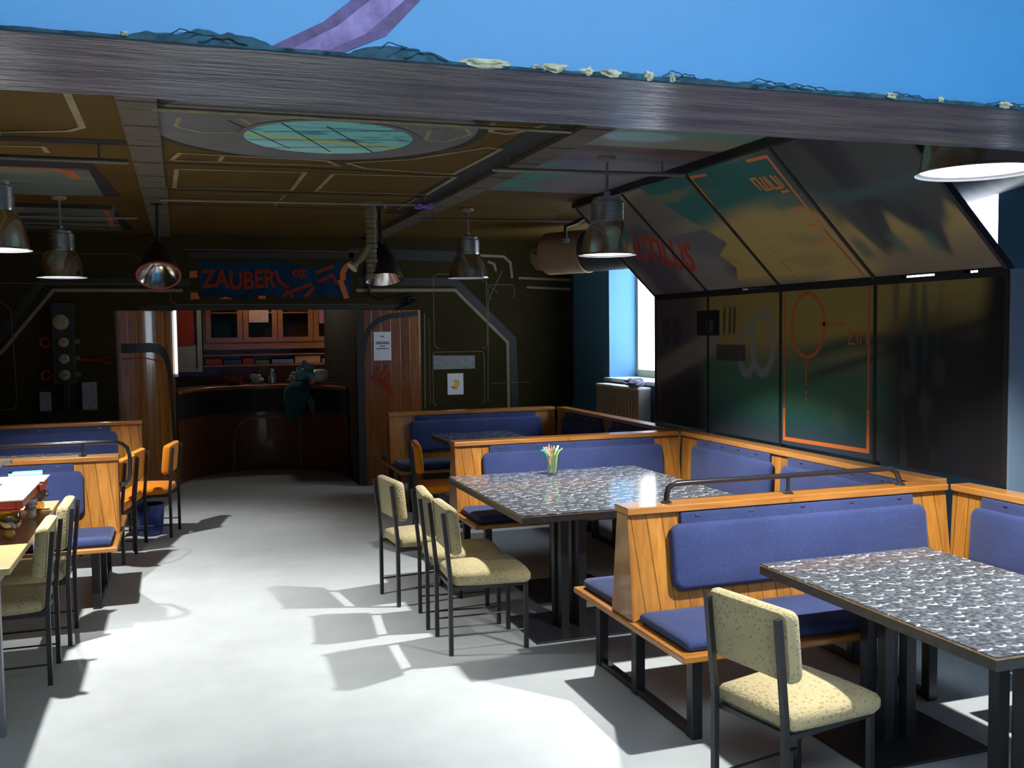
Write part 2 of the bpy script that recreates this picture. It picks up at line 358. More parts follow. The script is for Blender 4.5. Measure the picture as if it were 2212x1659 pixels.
# painted porthole in the ceiling disc
m = M().grid(frange(.31, 1.27, 48), frange(4.88, 5.84, 48), lambda a, b: (a, b, CEIL-.0035))
def portpaint(co):
    u, v = (co.x-.79)/.46, (co.y-5.36)/.46; n = nz(u*1.5, v*5, 1.5); d = v-.18-.25*u
    c = (.16, .46, .44)
    c = mixc(c, (.035, .16, .26), sm(.1, .5, n)*.8*(1 if d < 0 else .2))
    c = mixc(c, (.48, .42, .06), sm(.16, .06, abs(d))*(.6+.6*nz(u*4, v*9, 1.3)))
    c = mixc(c, (.30, .55, .56), sm(.1, .5, d)*.8)
    return mixc(c, (.06, .16, .17), sm(.25, .45, nz(u*5+3, v*5, 1.2))*.7 if u > .2 and d < 0 else 0)
o = m.build('painted_porthole', M_cpaint, paint=portpaint)
bm = bmesh.new(); bm.from_mesh(o.data)
bmesh.ops.delete(bm, geom=[v for v in bm.verts if ((v.co.x-.79)/.47)**2+((v.co.y-5.36)/.47)**2 > 1], context='VERTS'); bm.to_mesh(o.data); bm.free()
o['kind'] = 'structure'; o.parent = bpy.data.objects['ceiling']
m = M().use(M_dark); PF = lambda a, b, l=0: (a, b, CEIL-.0045-l)
for k in (-.24, 0, .24): m.strip([(.79+k-.30, 5.36-.37+abs(k)*.2), (.79+k+.06, 5.36+.38-abs(k)*.2)], .010, PF)
for k in (-.22, .02, .24): m.strip([(.79-.42+abs(k)*.3, 5.36+k+.12), (.79+.42-abs(k)*.3, 5.36+k-.10)], .010, PF)
m.use(M_disc).strip(arc(.79, 5.36, .47, 0, 360, 40), .04, PF, .0005)
m.build('porthole_lines', parent=bpy.data.objects['ceiling'], kind='structure')
# painted hatches, left ceiling; sea painting, right ceiling
m = M().use(M_dark)
m.flat([(-1.9, 6.34), (-.50, 6.38), (-.40, 8.02), (-.52, 8.06), (-.53, 6.72), (-1.9, 6.72)], CF, .001).flat([(-1.9, 8.62), (-.52, 8.60), (-.42, 10.5), (-.52, 10.6), (-.54, 8.80), (-1.9, 8.84)], CF, .001)
m.use(M_hudd).flat([(-.72, 6.8), (-.63, 6.8), (-.60, 7.15), (-.67, 7.15)], CF, .004).flat([(-1.9, 6.77), (-.70, 6.76), (-.70, 6.80), (-1.9, 6.81)], CF, .004).flat([(-.60, 8.9), (-.56, 8.9), (-.58, 10.3), (-.63, 10.3)], CF, .004)
m.build('painted_hatch_shadow', parent=bpy.data.objects['ceiling'], kind='structure')
def hpaint(co):
    n = nz(co.x*.9, co.y*2.2, 2.0, 3); c = mixc((.10, .125, .115), (.17, .175, .12), sm(-.1, .5, n)); return mixc(c, (.03, .035, .03), sm(.15, .45, nz(co.x*.7, co.y*3, 1.6, 8)))
for x0, y0, y1 in ((-1.9, 6.73, 8.05), (-1.9, 8.84, 10.6)):
    M().grid(frange(x0, -.53, 40), frange(y0, y1, 40), lambda a, b: (a, b, CEIL-.0035)).build('painted_hatch', M_cpaint, parent=bpy.data.objects['ceiling'], kind='structure', paint=hpaint)
def sea(co):
    u, v = co.x, co.y; n = nz(u*1.3, v*3, 1.2, 5)
    if v < 5.16:
        c = mixc((.16, .19, .16), (.25, .24, .18), sm(2.3, 3.1, u)); c = mixc(c, (.10, .25, .20), sm(.25, -.1, v-4.6-.2*n-.25*(u-2.1))*.7)
        d = ((u-2.42)/.28)**2+((v-4.87)/.14)**2; c = mixc(c, (.20, .34, .36), sm(1.2, .2, d)); return mixc(c, (.30, .38, .40), sm(.25, .1, abs(d-.45))*.6)
    if v < 5.62: return mixc((.10, .065, .045), (.13, .11, .13), sm(5.25, 5.45, v+.1*n))
    c = mixc((.12, .12, .18), (.17, .16, .18), sm(2.2, 2.8, u)); return mixc(c, (.06, .22, .17), sm(-.15, .1, nz(u*2.2, v*4, 1.3, 2))*sm(2.75, 2.3, u)*sm(5.7, 5.9, v))
M().grid(frange(2.14, 3.16, 60), frange(3.9, 7.0, 140), lambda a, b: (a, b, CEIL-.002)).build('painted_sea_ceiling', M_cpaint, parent=bpy.data.objects['ceiling'], kind='structure', paint=sea)
# shallow grey ceiling strips running down the room
for nm, x0, x1 in (('trim_1', -.245, -.075), ('trim_2', 1.97, 2.14)):
    m = M().use(M_ceilg).box((x0, 2.3, CEIL-.03), (x1, BACK-.001, CEIL-.003)); m.use(M_dark)
    for y in frange(3, 10.5, 14): m.box((x0+.004, y, CEIL-.0315), (x1-.004, y+.018, CEIL-.03))
    m.use(M_dim)
    for y in frange(3.3, 10.7, 10): m.box((x0+.05, y, CEIL-.0315), (x1-.02, y+.014, CEIL-.03))
    m.build(nm, kind='structure')

# ---- wall over the wide opening between the rooms
SOF = 2.235
m = M().use(M_bluew); m.box((LX-.1, 1.735, SOF+.004), (RX+.5, 1.82, 3.4)); m.use(M_soffit)
xs = frange(LX-.1, RX+.4, 90); 
bw = lambda x: 2.14+.03*sin(x*.9+1)+.018*nz(x, 0, 5)
m.grid(xs, [0, .25, .5, .75, 1], lambda x, t: (x, 1.74+(bw(x)-1.74)*t, SOF+.002*nz(x, t, 2.5)))
m.rings([[(x, bw(x), SOF+.002*nz(x, 1, 2.5)), (x, bw(x), CEIL+.2), (x, 1.80, CEIL+.2), (x, 1.80, SOF+.03)] for x in xs], closed=False, cap=False)
FF = lambda a, b, l=0: (a, 1.7335-l, b)
m.use(mat('dark_purple_paint', (.07, .05, .17), .6, noise=.5, scale=40)).flat([(.155, 2.238), (.285, 2.240), (.36, 2.275), (.425, 2.345), (.60, 2.62), (.49, 2.62), (.315, 2.345), (.25, 2.29)], FF).use(M_purple).flat([(.195, 2.239), (.255, 2.240), (.325, 2.275), (.40, 2.345), (.57, 2.62), (.52, 2.62), (.345, 2.345), (.275, 2.285)], FF, .0006)
m.build('wall_lintel', kind='structure')
crust = thing('plaster_crust', 'ragged crumbling plaster and cable line along the lower edge of the blue wall', 'plaster', (.8, 1.735, SOF))
def lump(m, c, sx, sy, sz, sd):
    b2 = bmesh.new(); bmesh.ops.create_icosphere(b2, subdivisions=3, radius=1)
    mp = {}
    for v in b2.verts:
        k = 1+.9*MN.noise(v.co*1.6+Vector((sd, sd*2, 0))); mp[v.index] = m.bm.verts.new((c[0]+v.co.x*sx*k, c[1]+v.co.y*sy*k, c[2]+v.co.z*sz*k))
    for f in b2.faces: m.face([mp[v.index] for v in f.verts])
    b2.free()
def hump(x, a, b, h): return h*max(0, 1-((x-(a+b)/2)/((b-a)/2))**2)**.6 if a < x < b else 0
def crust_h(x):   # measured profile of the ragged edge, x from the crust's base
    h = .0035+.003*max(0, nz(x*22, 0, 1, 4))+hump(x, -.87, -.73, .010)+hump(x, -.785, -.64, .017)+hump(x, -.505, -.33, .019)+hump(x, .42, .9, .010)*(.5+.5*nz(x*14, 3, 1))
    h += hump(x, -.08, .45, .011)*(.55+.6*nz(x*16, 1, 1))+hump(x, .85, 2.5, .009)*(.4+.7*nz(x*12, 7, 1))
    return max(.002, h*(1+.35*nz(x*60, 2, 1)))
m = M().use(M_crust); xs = frange(-2.6, 3.2, 900)
m.rings([[(x, -.0005, -.004), (x, -.009-.005*nz(x*30, 1, 1), -.003), (x, -.010-.006*nz(x*40, 2, 1), crust_h(x)*.45), (x, -.006, crust_h(x)*.85), (x, -.0005, crust_h(x))] for x in xs])
m.use(M_crustc); rc = random.Random(3)
for x, sx, sz in ((-.265, .035, .007), (-.235, .02, .006), (-.155, .010, .004), (-.12, .022, .007), (-.055, .012, .007), (-.005, .02, .006), (.075, .009, .008), (.125, .006, .007), (.65, .016, .006), (.78, .008, .006), (.96, .018, .006), (-.875, .006, .004), (1.05, .012, .006)):
    lump(m, (x, -.010, .004), sx, .006, sz, x*31)
m.use(M_crust)
for x0, n, L_, h in ((.28, 3, .10, .016), (.10, 2, .06, .018), (.36, 2, .12, .012), (-.82, 3, .08, .019), (-.47, 3, .08, .026), (.62, 2, .1, .012), (.9, 2, .12, .011)):
    for k in range(n):
        xx = x0+k*.03; m.tube([(xx+L_*t, -.008-.002*k, h*sin(pi*t)*(1-.25*k)+.002*sin(t*19+k)) for t in frange(0, 1, 10)], .0012, 5)
m.build('crumbled_edge', parent=crust, smooth=True)

# ---- side and rear walls, front room
def wallbox(nm, boxes, mt):
    m = M()
    for a, b in boxes: m.box(a, b)
    return m.build(nm, mt, kind='structure')
wallbox('wall_left', [((LX-.2, -3.2, 0), (LX, 14.6, 3.5))], M_olive)
wallbox('wall_rear', [((LX-.2, -3.3, 0), (RX+.6, -3.15, 3.5))], M_bluew)
wallbox('ceiling_front', [((LX-.2, -3.2, 3.3), (RX+.6, -.95, 3.45)), ((LX-.2, .45, 3.3), (RX+.6, 1.80, 3.45)), ((LX-.2, -.95, 3.3), (-.95, .45, 3.45)), ((2.75, -.95, 3.3), (RX+.6, .45, 3.45))], M_white)
t = thing('window_5', 'added unseen roof window over the front room', 'window', (.9, -.25, 3.36)); t['kind'] = 'structure'; del t['category']  # made-up window around the fill light, out of view
m = M(); m.box((-1.85, -.70, -.05), (1.85, -.64, .05)); m.box((-1.85, .64, -.05), (1.85, .70, .05)); m.box((-1.85, -.64, -.05), (-1.79, .64, .05)); m.box((1.79, -.64, -.05), (1.85, .64, .05)); m.build('window_frame', M_white, parent=t)
M().box((-1.79, -.64, .0), (1.79, .64, .006)).build('glass_pane', M_pane, parent=t)
# right outer wall with three window niches (front room, near, far)
WX = 4.85
niches = [(4.43, 6.4, 1.20, 2.72), (7.6, 9.82, 1.20, 2.72)]
def wr(a, b, lines=()):
    m = M().use(M_bluedk).box(a, b)
    for mt, pl, wd in lines: m.use(mt).strip(pl, wd, WF)
    m.build('wall_right', kind='structure')
WF = lambda a, b, l=0: (RX-.002-l, a, b)
ys = -3.2
for (a, b, z0, z1) in niches:
    wr((RX, ys, 0), (WX+.03, a, 3.5), [(M_dark, [(2.2, 2.02), (4.30, 2.02)], .035), (M_hudd, [(2.2, 1.13), (4.32, 1.13)], .03)] if ys < 0 else ())
    wr((RX, a, 0), (WX+.03, b, z0)); wr((RX, a, z1), (WX+.03, b, 3.5)); ys = b
wr((RX, ys, 0), (WX+.03, 14.6, 3.5), [(M_dim, [(BACK-.03, .9), (BACK-.03, 2.75)], .05)])
for i, (a, b, z0, z1) in enumerate(niches):
    e = thing('window_%d' % (i+1), ['white daylit window above the sloping mural boards', 'tall white daylit window with blue reveal past the mural'][i], 'window', (WX-.02, (a+b)/2, z0)); e['kind'] = 'structure'
    del e['category']; hw = (b-a)/2-.001; H = z1-z0; m = M()
    m.box((-.02, -hw, .012), (.04, hw, .09)); m.box((-.02, -hw, H-.06), (.04, hw, H-.001)); m.box((-.02, -hw, .09), (.04, -hw+.045, H-.06)); m.box((-.02, hw-.045, .09), (.04, hw, H-.06))
    
    m.build('window_frame', M_winf, parent=e)
    M().box((.01, -hw+.045, .09), (.014, hw-.045, H-.06)).build('glass_pane', M_pane, parent=e)
    M().box((RX-WX-.05, -hw, -.025), (.02, hw, .011)).build('window_sill', M_white, parent=e)

# ---- back wall with the bar opening, painted lines
m = M().use(M_olive); m.box((LX, BACK, 0), (-.66, BACK+.12, CEIL)); m.box((-.66, BACK, 2.0), (1.86, BACK+.12, CEIL)); m.box((1.86, BACK, 0), (RX, BACK+.12, CEIL))
BF = lambda a, b, l=0: (a, BACK-.002-l, b)
m.use(M_dark)
for pl, wd in (([(-1.78, 1.66), (-1.33, 2.29), (.1, 2.29)], .075), ([(1.9, 2.31), (3.02, 2.31), (3.72, 1.63), (3.74, .8)], .09), ([(-.42, 2.022), (2.42, 2.022)], .055), ([(.10, 2.58), (1.85, 2.60)], .06), ([(1.8, 2.62), (3.3, 2.60)], .12), ([(2.5, 1.97), (2.1, 1.93), (1.93, 1.8), (1.88, 1.5)], .05)): m.strip(pl, wd, BF)
m.use(M_lineg)
for pl, wd in (([(-1.735, 1.565), (-1.225, 2.205), (.025, 2.205)], .034), ([(1.87, 2.21), (3.02, 2.215), (3.655, 1.60), (3.66, .6)], .036), ([(3.30, 2.62), (3.62, 2.61), (3.70, 2.54), (3.72, 2.36)], .03), ([(3.42, 2.55), (3.50, 2.52), (3.52, 2.44)], .03), ([(3.80, 2.36), (4.46, 2.34)], .026), ([(3.90, 2.25), (4.46, 2.23)], .026)): m.strip(pl, wd, BF, .0015)
m.use(M_dim)
for pl, wd in (([(-3, 2.28), (-.2, 2.27)], .008), ([(-3, 2.58), (-.45, 2.58), (-.38, 2.5), (-.38, 2.3)], .008), ([(.05, 2.64), (1.9, 2.64)], .009), ([(-.1, 2.28), (-.1, 2.09), (-.04, 2.055), (2.0, 2.055)], .008), ([(-1.75, 1.0), (-1.62, 1.0), (-1.6, 1.1), (-1.62, 2.0), (-1.7, 2.08), (-2, 2.08)], .010),
               (rrect(2.76, 1.54, 3.40, 2.40, .06), .010), (rrect(2.74, .88, 3.36, 1.50, .04), .010), ([(3.40, .9), (3.42, 2.1), (3.6, 2.45)], .010), ([(2.64, .85), (2.65, 1.95)], .016), ([(2.70, .9), (2.70, 1.9)], .008), ([(3.02, 2.37), (3.3, 2.37), (3.55, 2.18)], .008), (rrect(3.42, 2.12, 3.75, 2.28, .05), .008), ([(3.45, 1.12), (3.95, 1.12)], .008)): m.strip(pl, wd, BF, .002)
m.use(M_plate).flat([(2.747, 1.30), (3.246, 1.30), (3.246, 1.452), (2.747, 1.462)], BF, .002)
# banner graffiti over the bar
m.use(M_grafb); top = [(1.82-.02*k*0-(1.82-.19)*k/16, 2.515+.018*sin(k*.9)-(.03 if 6 > k > 1 else 0)) for k in range(17)]; bot = [(.21+(1.80-.21)*k/16, 2.13+.02*sin(k*1.1)) for k in range(17)]
m.flat(top+bot, BF, .002)
m.use(M_grafo).flat([(.095, 2.34), (.178, 2.345), (.175, 2.416), (.10, 2.41)], BF, .003).flat([(.10, 2.11), (.195, 2.115), (.17, 2.185), (.105, 2.185)], BF, .003).flat([(.38, 2.115), (.54, 2.115), (.46, 2.14)], BF, .004).flat([(.80, 2.115), (.88, 2.115), (.88, 2.15), (.80, 2.15)], BF, .004)
m.strip(arc(1.86, 2.37, .14, 200, 100, 8), .06, BF, .004).strip([(1.69, 2.33), (1.72, 2.24), (1.76, 2.12)], .06, BF, .005)
m.use(M_graf); m.text('ZAUBER', .265, lambda a, b, l=0: (.225+a*.78, BACK-.006, 2.235+b+.012*sin(a*9)), bold=.007)
m.text('OZ', .10, lambda a, b, l=0: (1.17+a, BACK-.006, 2.36+b), bold=.006)
for pl in ([(.99, 2.42), (1.03, 2.30), (1.14, 2.22)], [(1.07, 2.14), (1.12, 2.21), (1.17, 2.13)], [(1.16, 2.20), (1.38, 2.28)], [(1.3, 2.14), (1.40, 2.24)], [(1.42, 2.40), (1.62, 2.48)], [(1.45, 2.3), (1.6, 2.38), (1.66, 2.28)]): m.strip(pl, .035, BF, .004)
m.build('wall_back', kind='structure')

# ---- bar room behind the opening
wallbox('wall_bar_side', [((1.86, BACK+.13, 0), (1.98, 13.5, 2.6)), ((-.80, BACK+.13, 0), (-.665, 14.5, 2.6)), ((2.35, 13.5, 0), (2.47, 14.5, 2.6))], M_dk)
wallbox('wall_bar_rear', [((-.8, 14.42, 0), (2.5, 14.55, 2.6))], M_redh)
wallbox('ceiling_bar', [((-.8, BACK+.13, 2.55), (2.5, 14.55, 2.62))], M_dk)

bl = bpy.data.lights.new('bar_fill', 'POINT'); bl.energy = 14; bl.color = (1, .82, .62); bl.shadow_soft_size = .12; bo = bpy.data.objects.new('bar_fill', bl); COL.objects.link(bo); bo.location = (1.15, 13.35, 2.40)  # added light without a fixture, lifts the dark bar
# curved pine column left of the bar, with its painted pipe
col = thing('curved_column', 'curved varnished pine column with painted grey pipe left of the bar opening', 'column', (-.64, 11.46, 0)); 
CR = .56
m = M(); A = frange(-90, 0, 24)
m.rings([[(CR*cos(radians(a)), CR*sin(radians(a)), 0), (CR*cos(radians(a)), CR*sin(radians(a)), 1.995), ((CR-.03)*cos(radians(a)), (CR-.03)*sin(radians(a)), 1.995), ((CR-.03)*cos(radians(a)), (CR-.03)*sin(radians(a)), 0)] for a in A], cap=True)
MR = wood('varnished_column', (.38, .14, .026), (.24, .08, .014), plank=.11, rough=.22)
m.build('pine_cladding', MR, parent=col, smooth=True)
CYF = lambda a, b, l=0: ((CR+.002+l)*cos(radians(a)), (CR+.002+l)*sin(radians(a)), b)
def cstrip(m, pts, wd):
    Lf = []; Rt = []
    pts = [(a[0]+(b[0]-a[0])*k/6, a[1]+(b[1]-a[1])*k/6) for a, b in zip(pts, pts[1:]) for k in range(6)]+[pts[-1]]
    P = [Vector((p[0]*pi/180*CR, p[1])) for p in pts]
    for i, p in enumerate(P):
        d = Vector((0, 0))
        if i: d += (p-P[i-1]).normalized()
        if i < len(P)-1: d += (P[i+1]-p).normalized()
        d.normalize(); n = Vector((-d.y, d.x))*wd/2
        for q, S in ((p+n, Lf), (p-n, Rt)): S.append(m.bm.verts.new(CYF(q.x/CR*180/pi, q.y)))
    for i in range(len(P)-1): m.face([Lf[i], Lf[i+1], Rt[i+1], Rt[i]])
m = M().use(M_dark)
path = [(-88, 1.60), (-70, 1.60), (-55, 1.605), (-42, 1.58), (-34, 1.52), (-28, 1.42), (-24, 1.28), (-22, 1.1), (-20, .8), (-16, .5), (-14, .3)]
cstrip(m, path, .10); m.use(M_graf); cstrip(m, [(-88, 1.49), (-65, 1.50), (-45, 1.46), (-38, 1.42)], .012); m.use(M_lineg); cstrip(m, [(-87.5, .75), (-87.5, 1.99)], .02)
m.use(M_plate); cstrip(m, [(-50, 1.62), (-50, 1.98)], .035)  # pale streak: varnish reflection painted onto the column
m.build('painted_pipe_and_glint', parent=col)
t = thing('highlight_strip', 'thin vertical glowing white strip added as the highlight on the curved column edge', 'lamp', (-.066, 11.40, 1.30))  # added glowing strip stands in for a reflection on the column's varnish
M().lathe([(.008, 0), (.016, .01), (.016, .70), (.008, .71)], n=12).build('tube', M_glow, parent=t, smooth=True)
m = M(); m.box((-.02, -.018, -.03), (.02, .018, .0)); m.box((-.02, -.018, .71), (.02, .018, .74)); m.box((-.028, -.01, -.03), (-.018, .01, .74)); m.build('strip_holder', M_white, parent=t)
# flat pine cladding right of the bar
rp = thing('pine_panel', 'dark varnished pine wall panel with painted arch right of the bar', 'panel', (2.22, BACK-.004, 0))
M().box((-.36, -.03, 0), (.37, -.001, 1.99)).build('pine_cladding', M_red, parent=rp, bevel=.004)
RF = lambda a, b, l=0: (a-2.22, -.032-l, b)
m = M().use(M_dark).strip([(1.90, 0.02), (1.90, 1.98)], .085, RF).strip([(1.93, 1.5), (1.945, 1.65), (2.0, 1.78), (2.1, 1.87), (2.25, 1.92), (2.56, 1.95)], .06, RF, .001)
m.use(M_graf).strip([(2.10, 1.34), (2.03, 1.23), (2.24, 1.03)], .035, RF, .001).strip([(2.20, 1.36), (2.10, 1.22), (2.24, 1.09)], .03, RF, .001).strip([(2.23, 1.28), (2.16, 1.2)], .03, RF, .001)
m.build('painted_arch', parent=rp)
rp['category'] = 'panel'
def paper(nm, x0, x1, z0, z1, y, label, cat, draw):
    e = thing(nm, label, cat, ((x0+x1)/2, y, (z0+z1)/2)); m = M().use(M_paper); w2, h2 = (x1-x0)/2, (z1-z0)/2
    m.box((-w2, -.003, -h2), (w2, -.0, h2)); m.build('sheet', parent=e); m = M(); draw(m, w2, h2); m.build('print', parent=e)
GF = lambda a, b, l=0: (a, -.0042-l, b)
def d1(m, w2, h2):
    m.use(M_ink)
    for z, a in ((.045, .075), (.028, .08), (.0, .03), (-.028, .07)): m.strip([(-a, z), (a, z)], .010, GF)
    m.use(M_plate).strip([(-.02, .11), (.02, .11)], .02, GF)
paper('notice_sheet', 2.047, 2.248, 1.419, 1.742, BACK-.036, 'white printed notice on the pine panel right of the bar', 'notice', d1)
def d2(m, w2, h2):
    m.use(M_yel).flat(arc(.01, .01, .045, -60, 120, 8)+[(-.03, .05), (0, .01), (-.035, -.02)], GF).flat([(-.045, -.03), (.03, -.02), (.03, -.06), (-.02, -.07)], GF); m.use(M_ink).strip([(-.05, -.035), (-.01, -.045)], .012, GF, .001)
paper('duck_poster', 2.909, 3.101, 1.001, 1.249, BACK-.004, 'small white poster with a yellow bird on the olive wall', 'poster', d2)
# gauge column on the back wall
g = thing('gauge_panel', 'tall black panel of four round dials on the olive wall left of the bar', 'gauge panel', (-1.15, BACK-.004, 1.24))
m = M().box((-.105, -.04, 0), (.11, -.001, .84)); m.box((-.02, -.03, -.27), (.04, -.001, 0)); m.box((-.10, -.02, -.29), (.50, -.001, -.26)); m.build('backing_board', M_dark, parent=g, bevel=.006)
for z, r in ((.64, .078), (.435, .05), (.265, .05), (.10, .053)):
    o = M().lathe([(r, 0), (r, -.012), (r*.9, -.016), (.001, -.016)], c=(-.015 if r > .07 else .005, -.041, z), n=22, ax='y').build('dial', mat('dial_face', (.26, .21, .12), .5), parent=g, smooth=True)
    M().use(M_ink).box((-.004, -.0605, z-.004), (.03, -.058, z+.004)).build('needle', parent=o)
for z in (.435, .10): M().lathe([(.05, 0), (.055, -.02), (.035, -.02), (.03, 0)], c=(-.17, -.003, z), n=16, ax='y').build('valve_wheel', M_graf, parent=g)
for z in (.435, .265, .10): M().box((.112, -.03, z-.02), (.15, -.001, z+.03)).build('side_lug', M_dim, parent=g)
M().tube([(.15, -.02, .26), (.32, -.02, .25), (.48, -.02, .30)], .008).build('red_wire', M_graf, parent=g); M().tube([(.15, -.03, .25), (.34, -.03, .24), (.48, -.03, .20)], .006).build('red_wire', M_graf, parent=g)
M().box((-.24, -.02, -.267), (-.135, -.001, -.07)).build('grey_box', M_plate, parent=g); M().box((.16, -.025, -.267), (.30, -.001, .02)).build('grey_box', M_plate, parent=g)
# cable dropping down the back wall
m = M(); m.tube([(2.02, BACK-.03, 2.70), (2.03, BACK-.03, 2.62), (1.99, BACK-.03, 2.35), (2.02, BACK-.03, 2.17), (2.20, BACK-.04, 2.12), (2.48, BACK-.05, 2.16), (2.56, BACK-.05, 2.09), (2.42, BACK-.05, 2.03), (2.35, BACK-.03, 2.0)], .016, 8)
m.tube([(2.47, BACK-.06, 2.13), (2.55, BACK-.07, 2.10), (2.48, BACK-.06, 2.06), (2.44, BACK-.07, 2.12), (2.54, BACK-.06, 2.14)], .014, 8)
tag(m.build('hanging_cable', M_dark, smooth=True), 'thick black cable hanging down the olive wall right of the banner', 'cable')

# ---- bar counter
cp = [(-.07, 11.72), (.02, 12.05), (.22, 12.40), (.52, 12.62), (.92, 12.72), (1.32, 12.58), (1.62, 12.28), (1.80, 11.92), (1.845, 11.55)]
def smooth_poly(P, n=4):
    out = []
    for i in range(len(P)-1):
        p0, p1, p2, p3 = P[max(i-1, 0)], P[i], P[i+1], P[min(i+2, len(P)-1)]
        for k in range(n):
            t = k/n; out.append(tuple(.5*((2*b)+(c-a)*t+(2*a-5*b+4*c-d)*t*t+(3*b-a-3*c+d)*t**3) for a, b, c, d in zip(p0, p1, p2, p3)))
    return out+[P[-1]]
cs = smooth_poly(cp, 4)
def off(P, d):
    o = []
    for i, p in enumerate(P):
        a = Vector(P[max(i-1, 0)]); b = Vector(P[min(i+1, len(P)-1)]); t = (b-a).normalized(); o.append((p[0]-t.y*d, p[1]+t.x*d))
    return o
bar = thing('bar_counter', 'curved wooden bar counter with black band inside the lit opening', 'counter', (.9, 12.6, 0)); L0 = lambda p, z: (p[0]-.9, p[1]-12.6, z)
ci = off(cs, .05); co_ = off(cs, .36); cf = off(cs, -.02)
fit = lambda P: [(max(-.09, min(1.85, p[0])), p[1]) for p in P]
ci, co_, cf = fit(ci), fit(co_), fit(cf)
m = M().rings([[L0(a, 0), L0(a, 1.04), L0(b, 1.04), L0(b, 0)] for a, b in zip(cs, ci)]); m.build('front_panel', wood('bar_front_pine', (.16, .05, .018), (.10, .03, .01), rough=.5), parent=bar, smooth=True)
m = M().rings([[L0(a, 1.042), L0(a, 1.085), L0(b, 1.085), L0(b, 1.042)] for a, b in zip(cf, co_)]); m.build('worktop', wood('bar_top_pine', (.42, .16, .04), (.28, .09, .02), rough=.25), parent=bar, smooth=True, bevel=.012)
cl = off(cs, -.004)
m = M().use(M_dark); m.rings([[L0(a, .74), L0(a, 1.03)] for a in cl], closed=False, cap=False); m.build('black_band', parent=bar)
m = M().use(M_lineg); cl2 = off(cs, -.006)
idx = lambda s: L0(cl2[max(0, min(len(cl2)-1, int(s)))], 0)
def ctr(s):
    s = max(0, min(len(cl2)-1.001, s)); i = int(s); t = s-i; return (cl2[i][0]*(1-t)+cl2[i+1][0]*t, cl2[i][1]*(1-t)+cl2[i+1][1]*t)
pa = [(12.6, .02), (12.7, .40), (13.3, .58), (14.3, .66), (16, .68), (21, .68)]
for (s0, z0), (s1, z1) in zip(pa, pa[1:]):
    a, b = ctr(s0), ctr(s1); dz = .02; m.poly([L0(a, z0-dz), L0(b, z1-dz), L0(b, z1+dz), L0(a, z0+dz)]) if abs(s1-s0) > .5 else m.poly([L0(ctr(s0-.12), z0), L0(ctr(s0+.12), z0), L0(ctr(s1+.12), z1), L0(ctr(s1-.12), z1)])
a, b = ctr(20.8), ctr(21.1); m.poly([L0(a, .02), L0(b, .02), L0(b, .69), L0(a, .69)])
m.build('painted_arch', parent=bar)
# ---- wall cabinet and shelf behind the bar
cab = thing('glazed_cabinet', 'reddish pine wall cabinet with four glass doors behind the bar', 'cabinet', (1.28, 14.0, 1.52)); m = M()
m.box((-1.0, .02, 0), (1.01, .40, .13)); m.box((-1.0, .02, .13), (-.96, .40, .95)); m.box((.97, .02, .13), (1.01, .40, .95)); m.box((-.96, .38, .13), (.97, .40, .95)); m.box((-1, .02, .91), (1.01, .4, .95)); m.box((-.96, .08, .50), (.97, .38, .52)); m.build('carcass', M_redh, parent=cab)
for x0, x1 in ((-.97, -.47), (-.47, 0), (.0, .50), (.50, 1.0)):
    m = M(); m.box((x0+.005, 0, .10), (x1-.005, .018, .165)); m.box((x0+.005, 0, .89), (x1-.005, .018, .94)); m.box((x0+.005, 0, .165), (x0+.075, .018, .89)); m.box((x1-.075, 0, .165), (x1-.005, .018, .89)); m.box((x0+.075, .004, .50), (x1-.075, .014, .515))
    d = m.build('door', M_redh, parent=cab); M().box((x0+.075, .006, .165), (x1-.075, .009, .89)).build('glass', M_cabg, parent=d)
def stuffbox(nm, x0, x1, z0, z1, y0, y1, mt, label, cat, group=None, bevel=.006):
    o = M().box((0, 0, 0), (x1-x0, y1-y0, z1-z0)).build(nm, mt, bevel=bevel); o.location = (x0, y0, z0); return tag(o, label, cat, group)
stuffbox('blue_carton', .42, .70, 1.655, 1.86, 14.15, 14.3, mat('dark_teal', (.01, .06, .075), .6), 'dark teal carton behind the leftmost cabinet glass', 'box')
stuffbox('picture_card', .89, 1.16, 1.89, 2.10, 13.985, 13.99, mat('faded_print', (.33, .26, .24), .7, col2=(.40, .14, .08), scale=9), 'faded printed card stuck on the second cabinet door', 'card')
stuffbox('comic_card', 1.86, 2.17, 1.87, 2.10, 13.985, 13.99, mat('red_print', (.50, .09, .05), .7, col2=(.13, .12, .22), scale=7), 'red and violet picture card on the rightmost cabinet door', 'card')
stuffbox('small_label', 1.97, 2.11, 1.73, 1.81, 13.985, 13.99, M_paper, 'small white label on the rightmost cabinet door', 'label')
stuffbox('orange_lantern', 1.46, 1.56, 2.045, 2.10, 14.15, 14.25, M_grafo, 'small orange lamp behind the third cabinet glass', 'lamp')
sh = thing('back_shelf', 'low wooden shelf below the glazed cabinet behind the bar', 'shelf', (1.28, 14.05, 1.28)); m = M().box((-1.0, 0, 0), (1.0, .36, .025)); m.box((-1.0, .34, .025), (1.0, .36, .235)); m.build('board', M_redh, parent=sh); M().box((-1.0, 0, .15), (.98, .02, .17)).build('rail', M_redh, parent=sh)
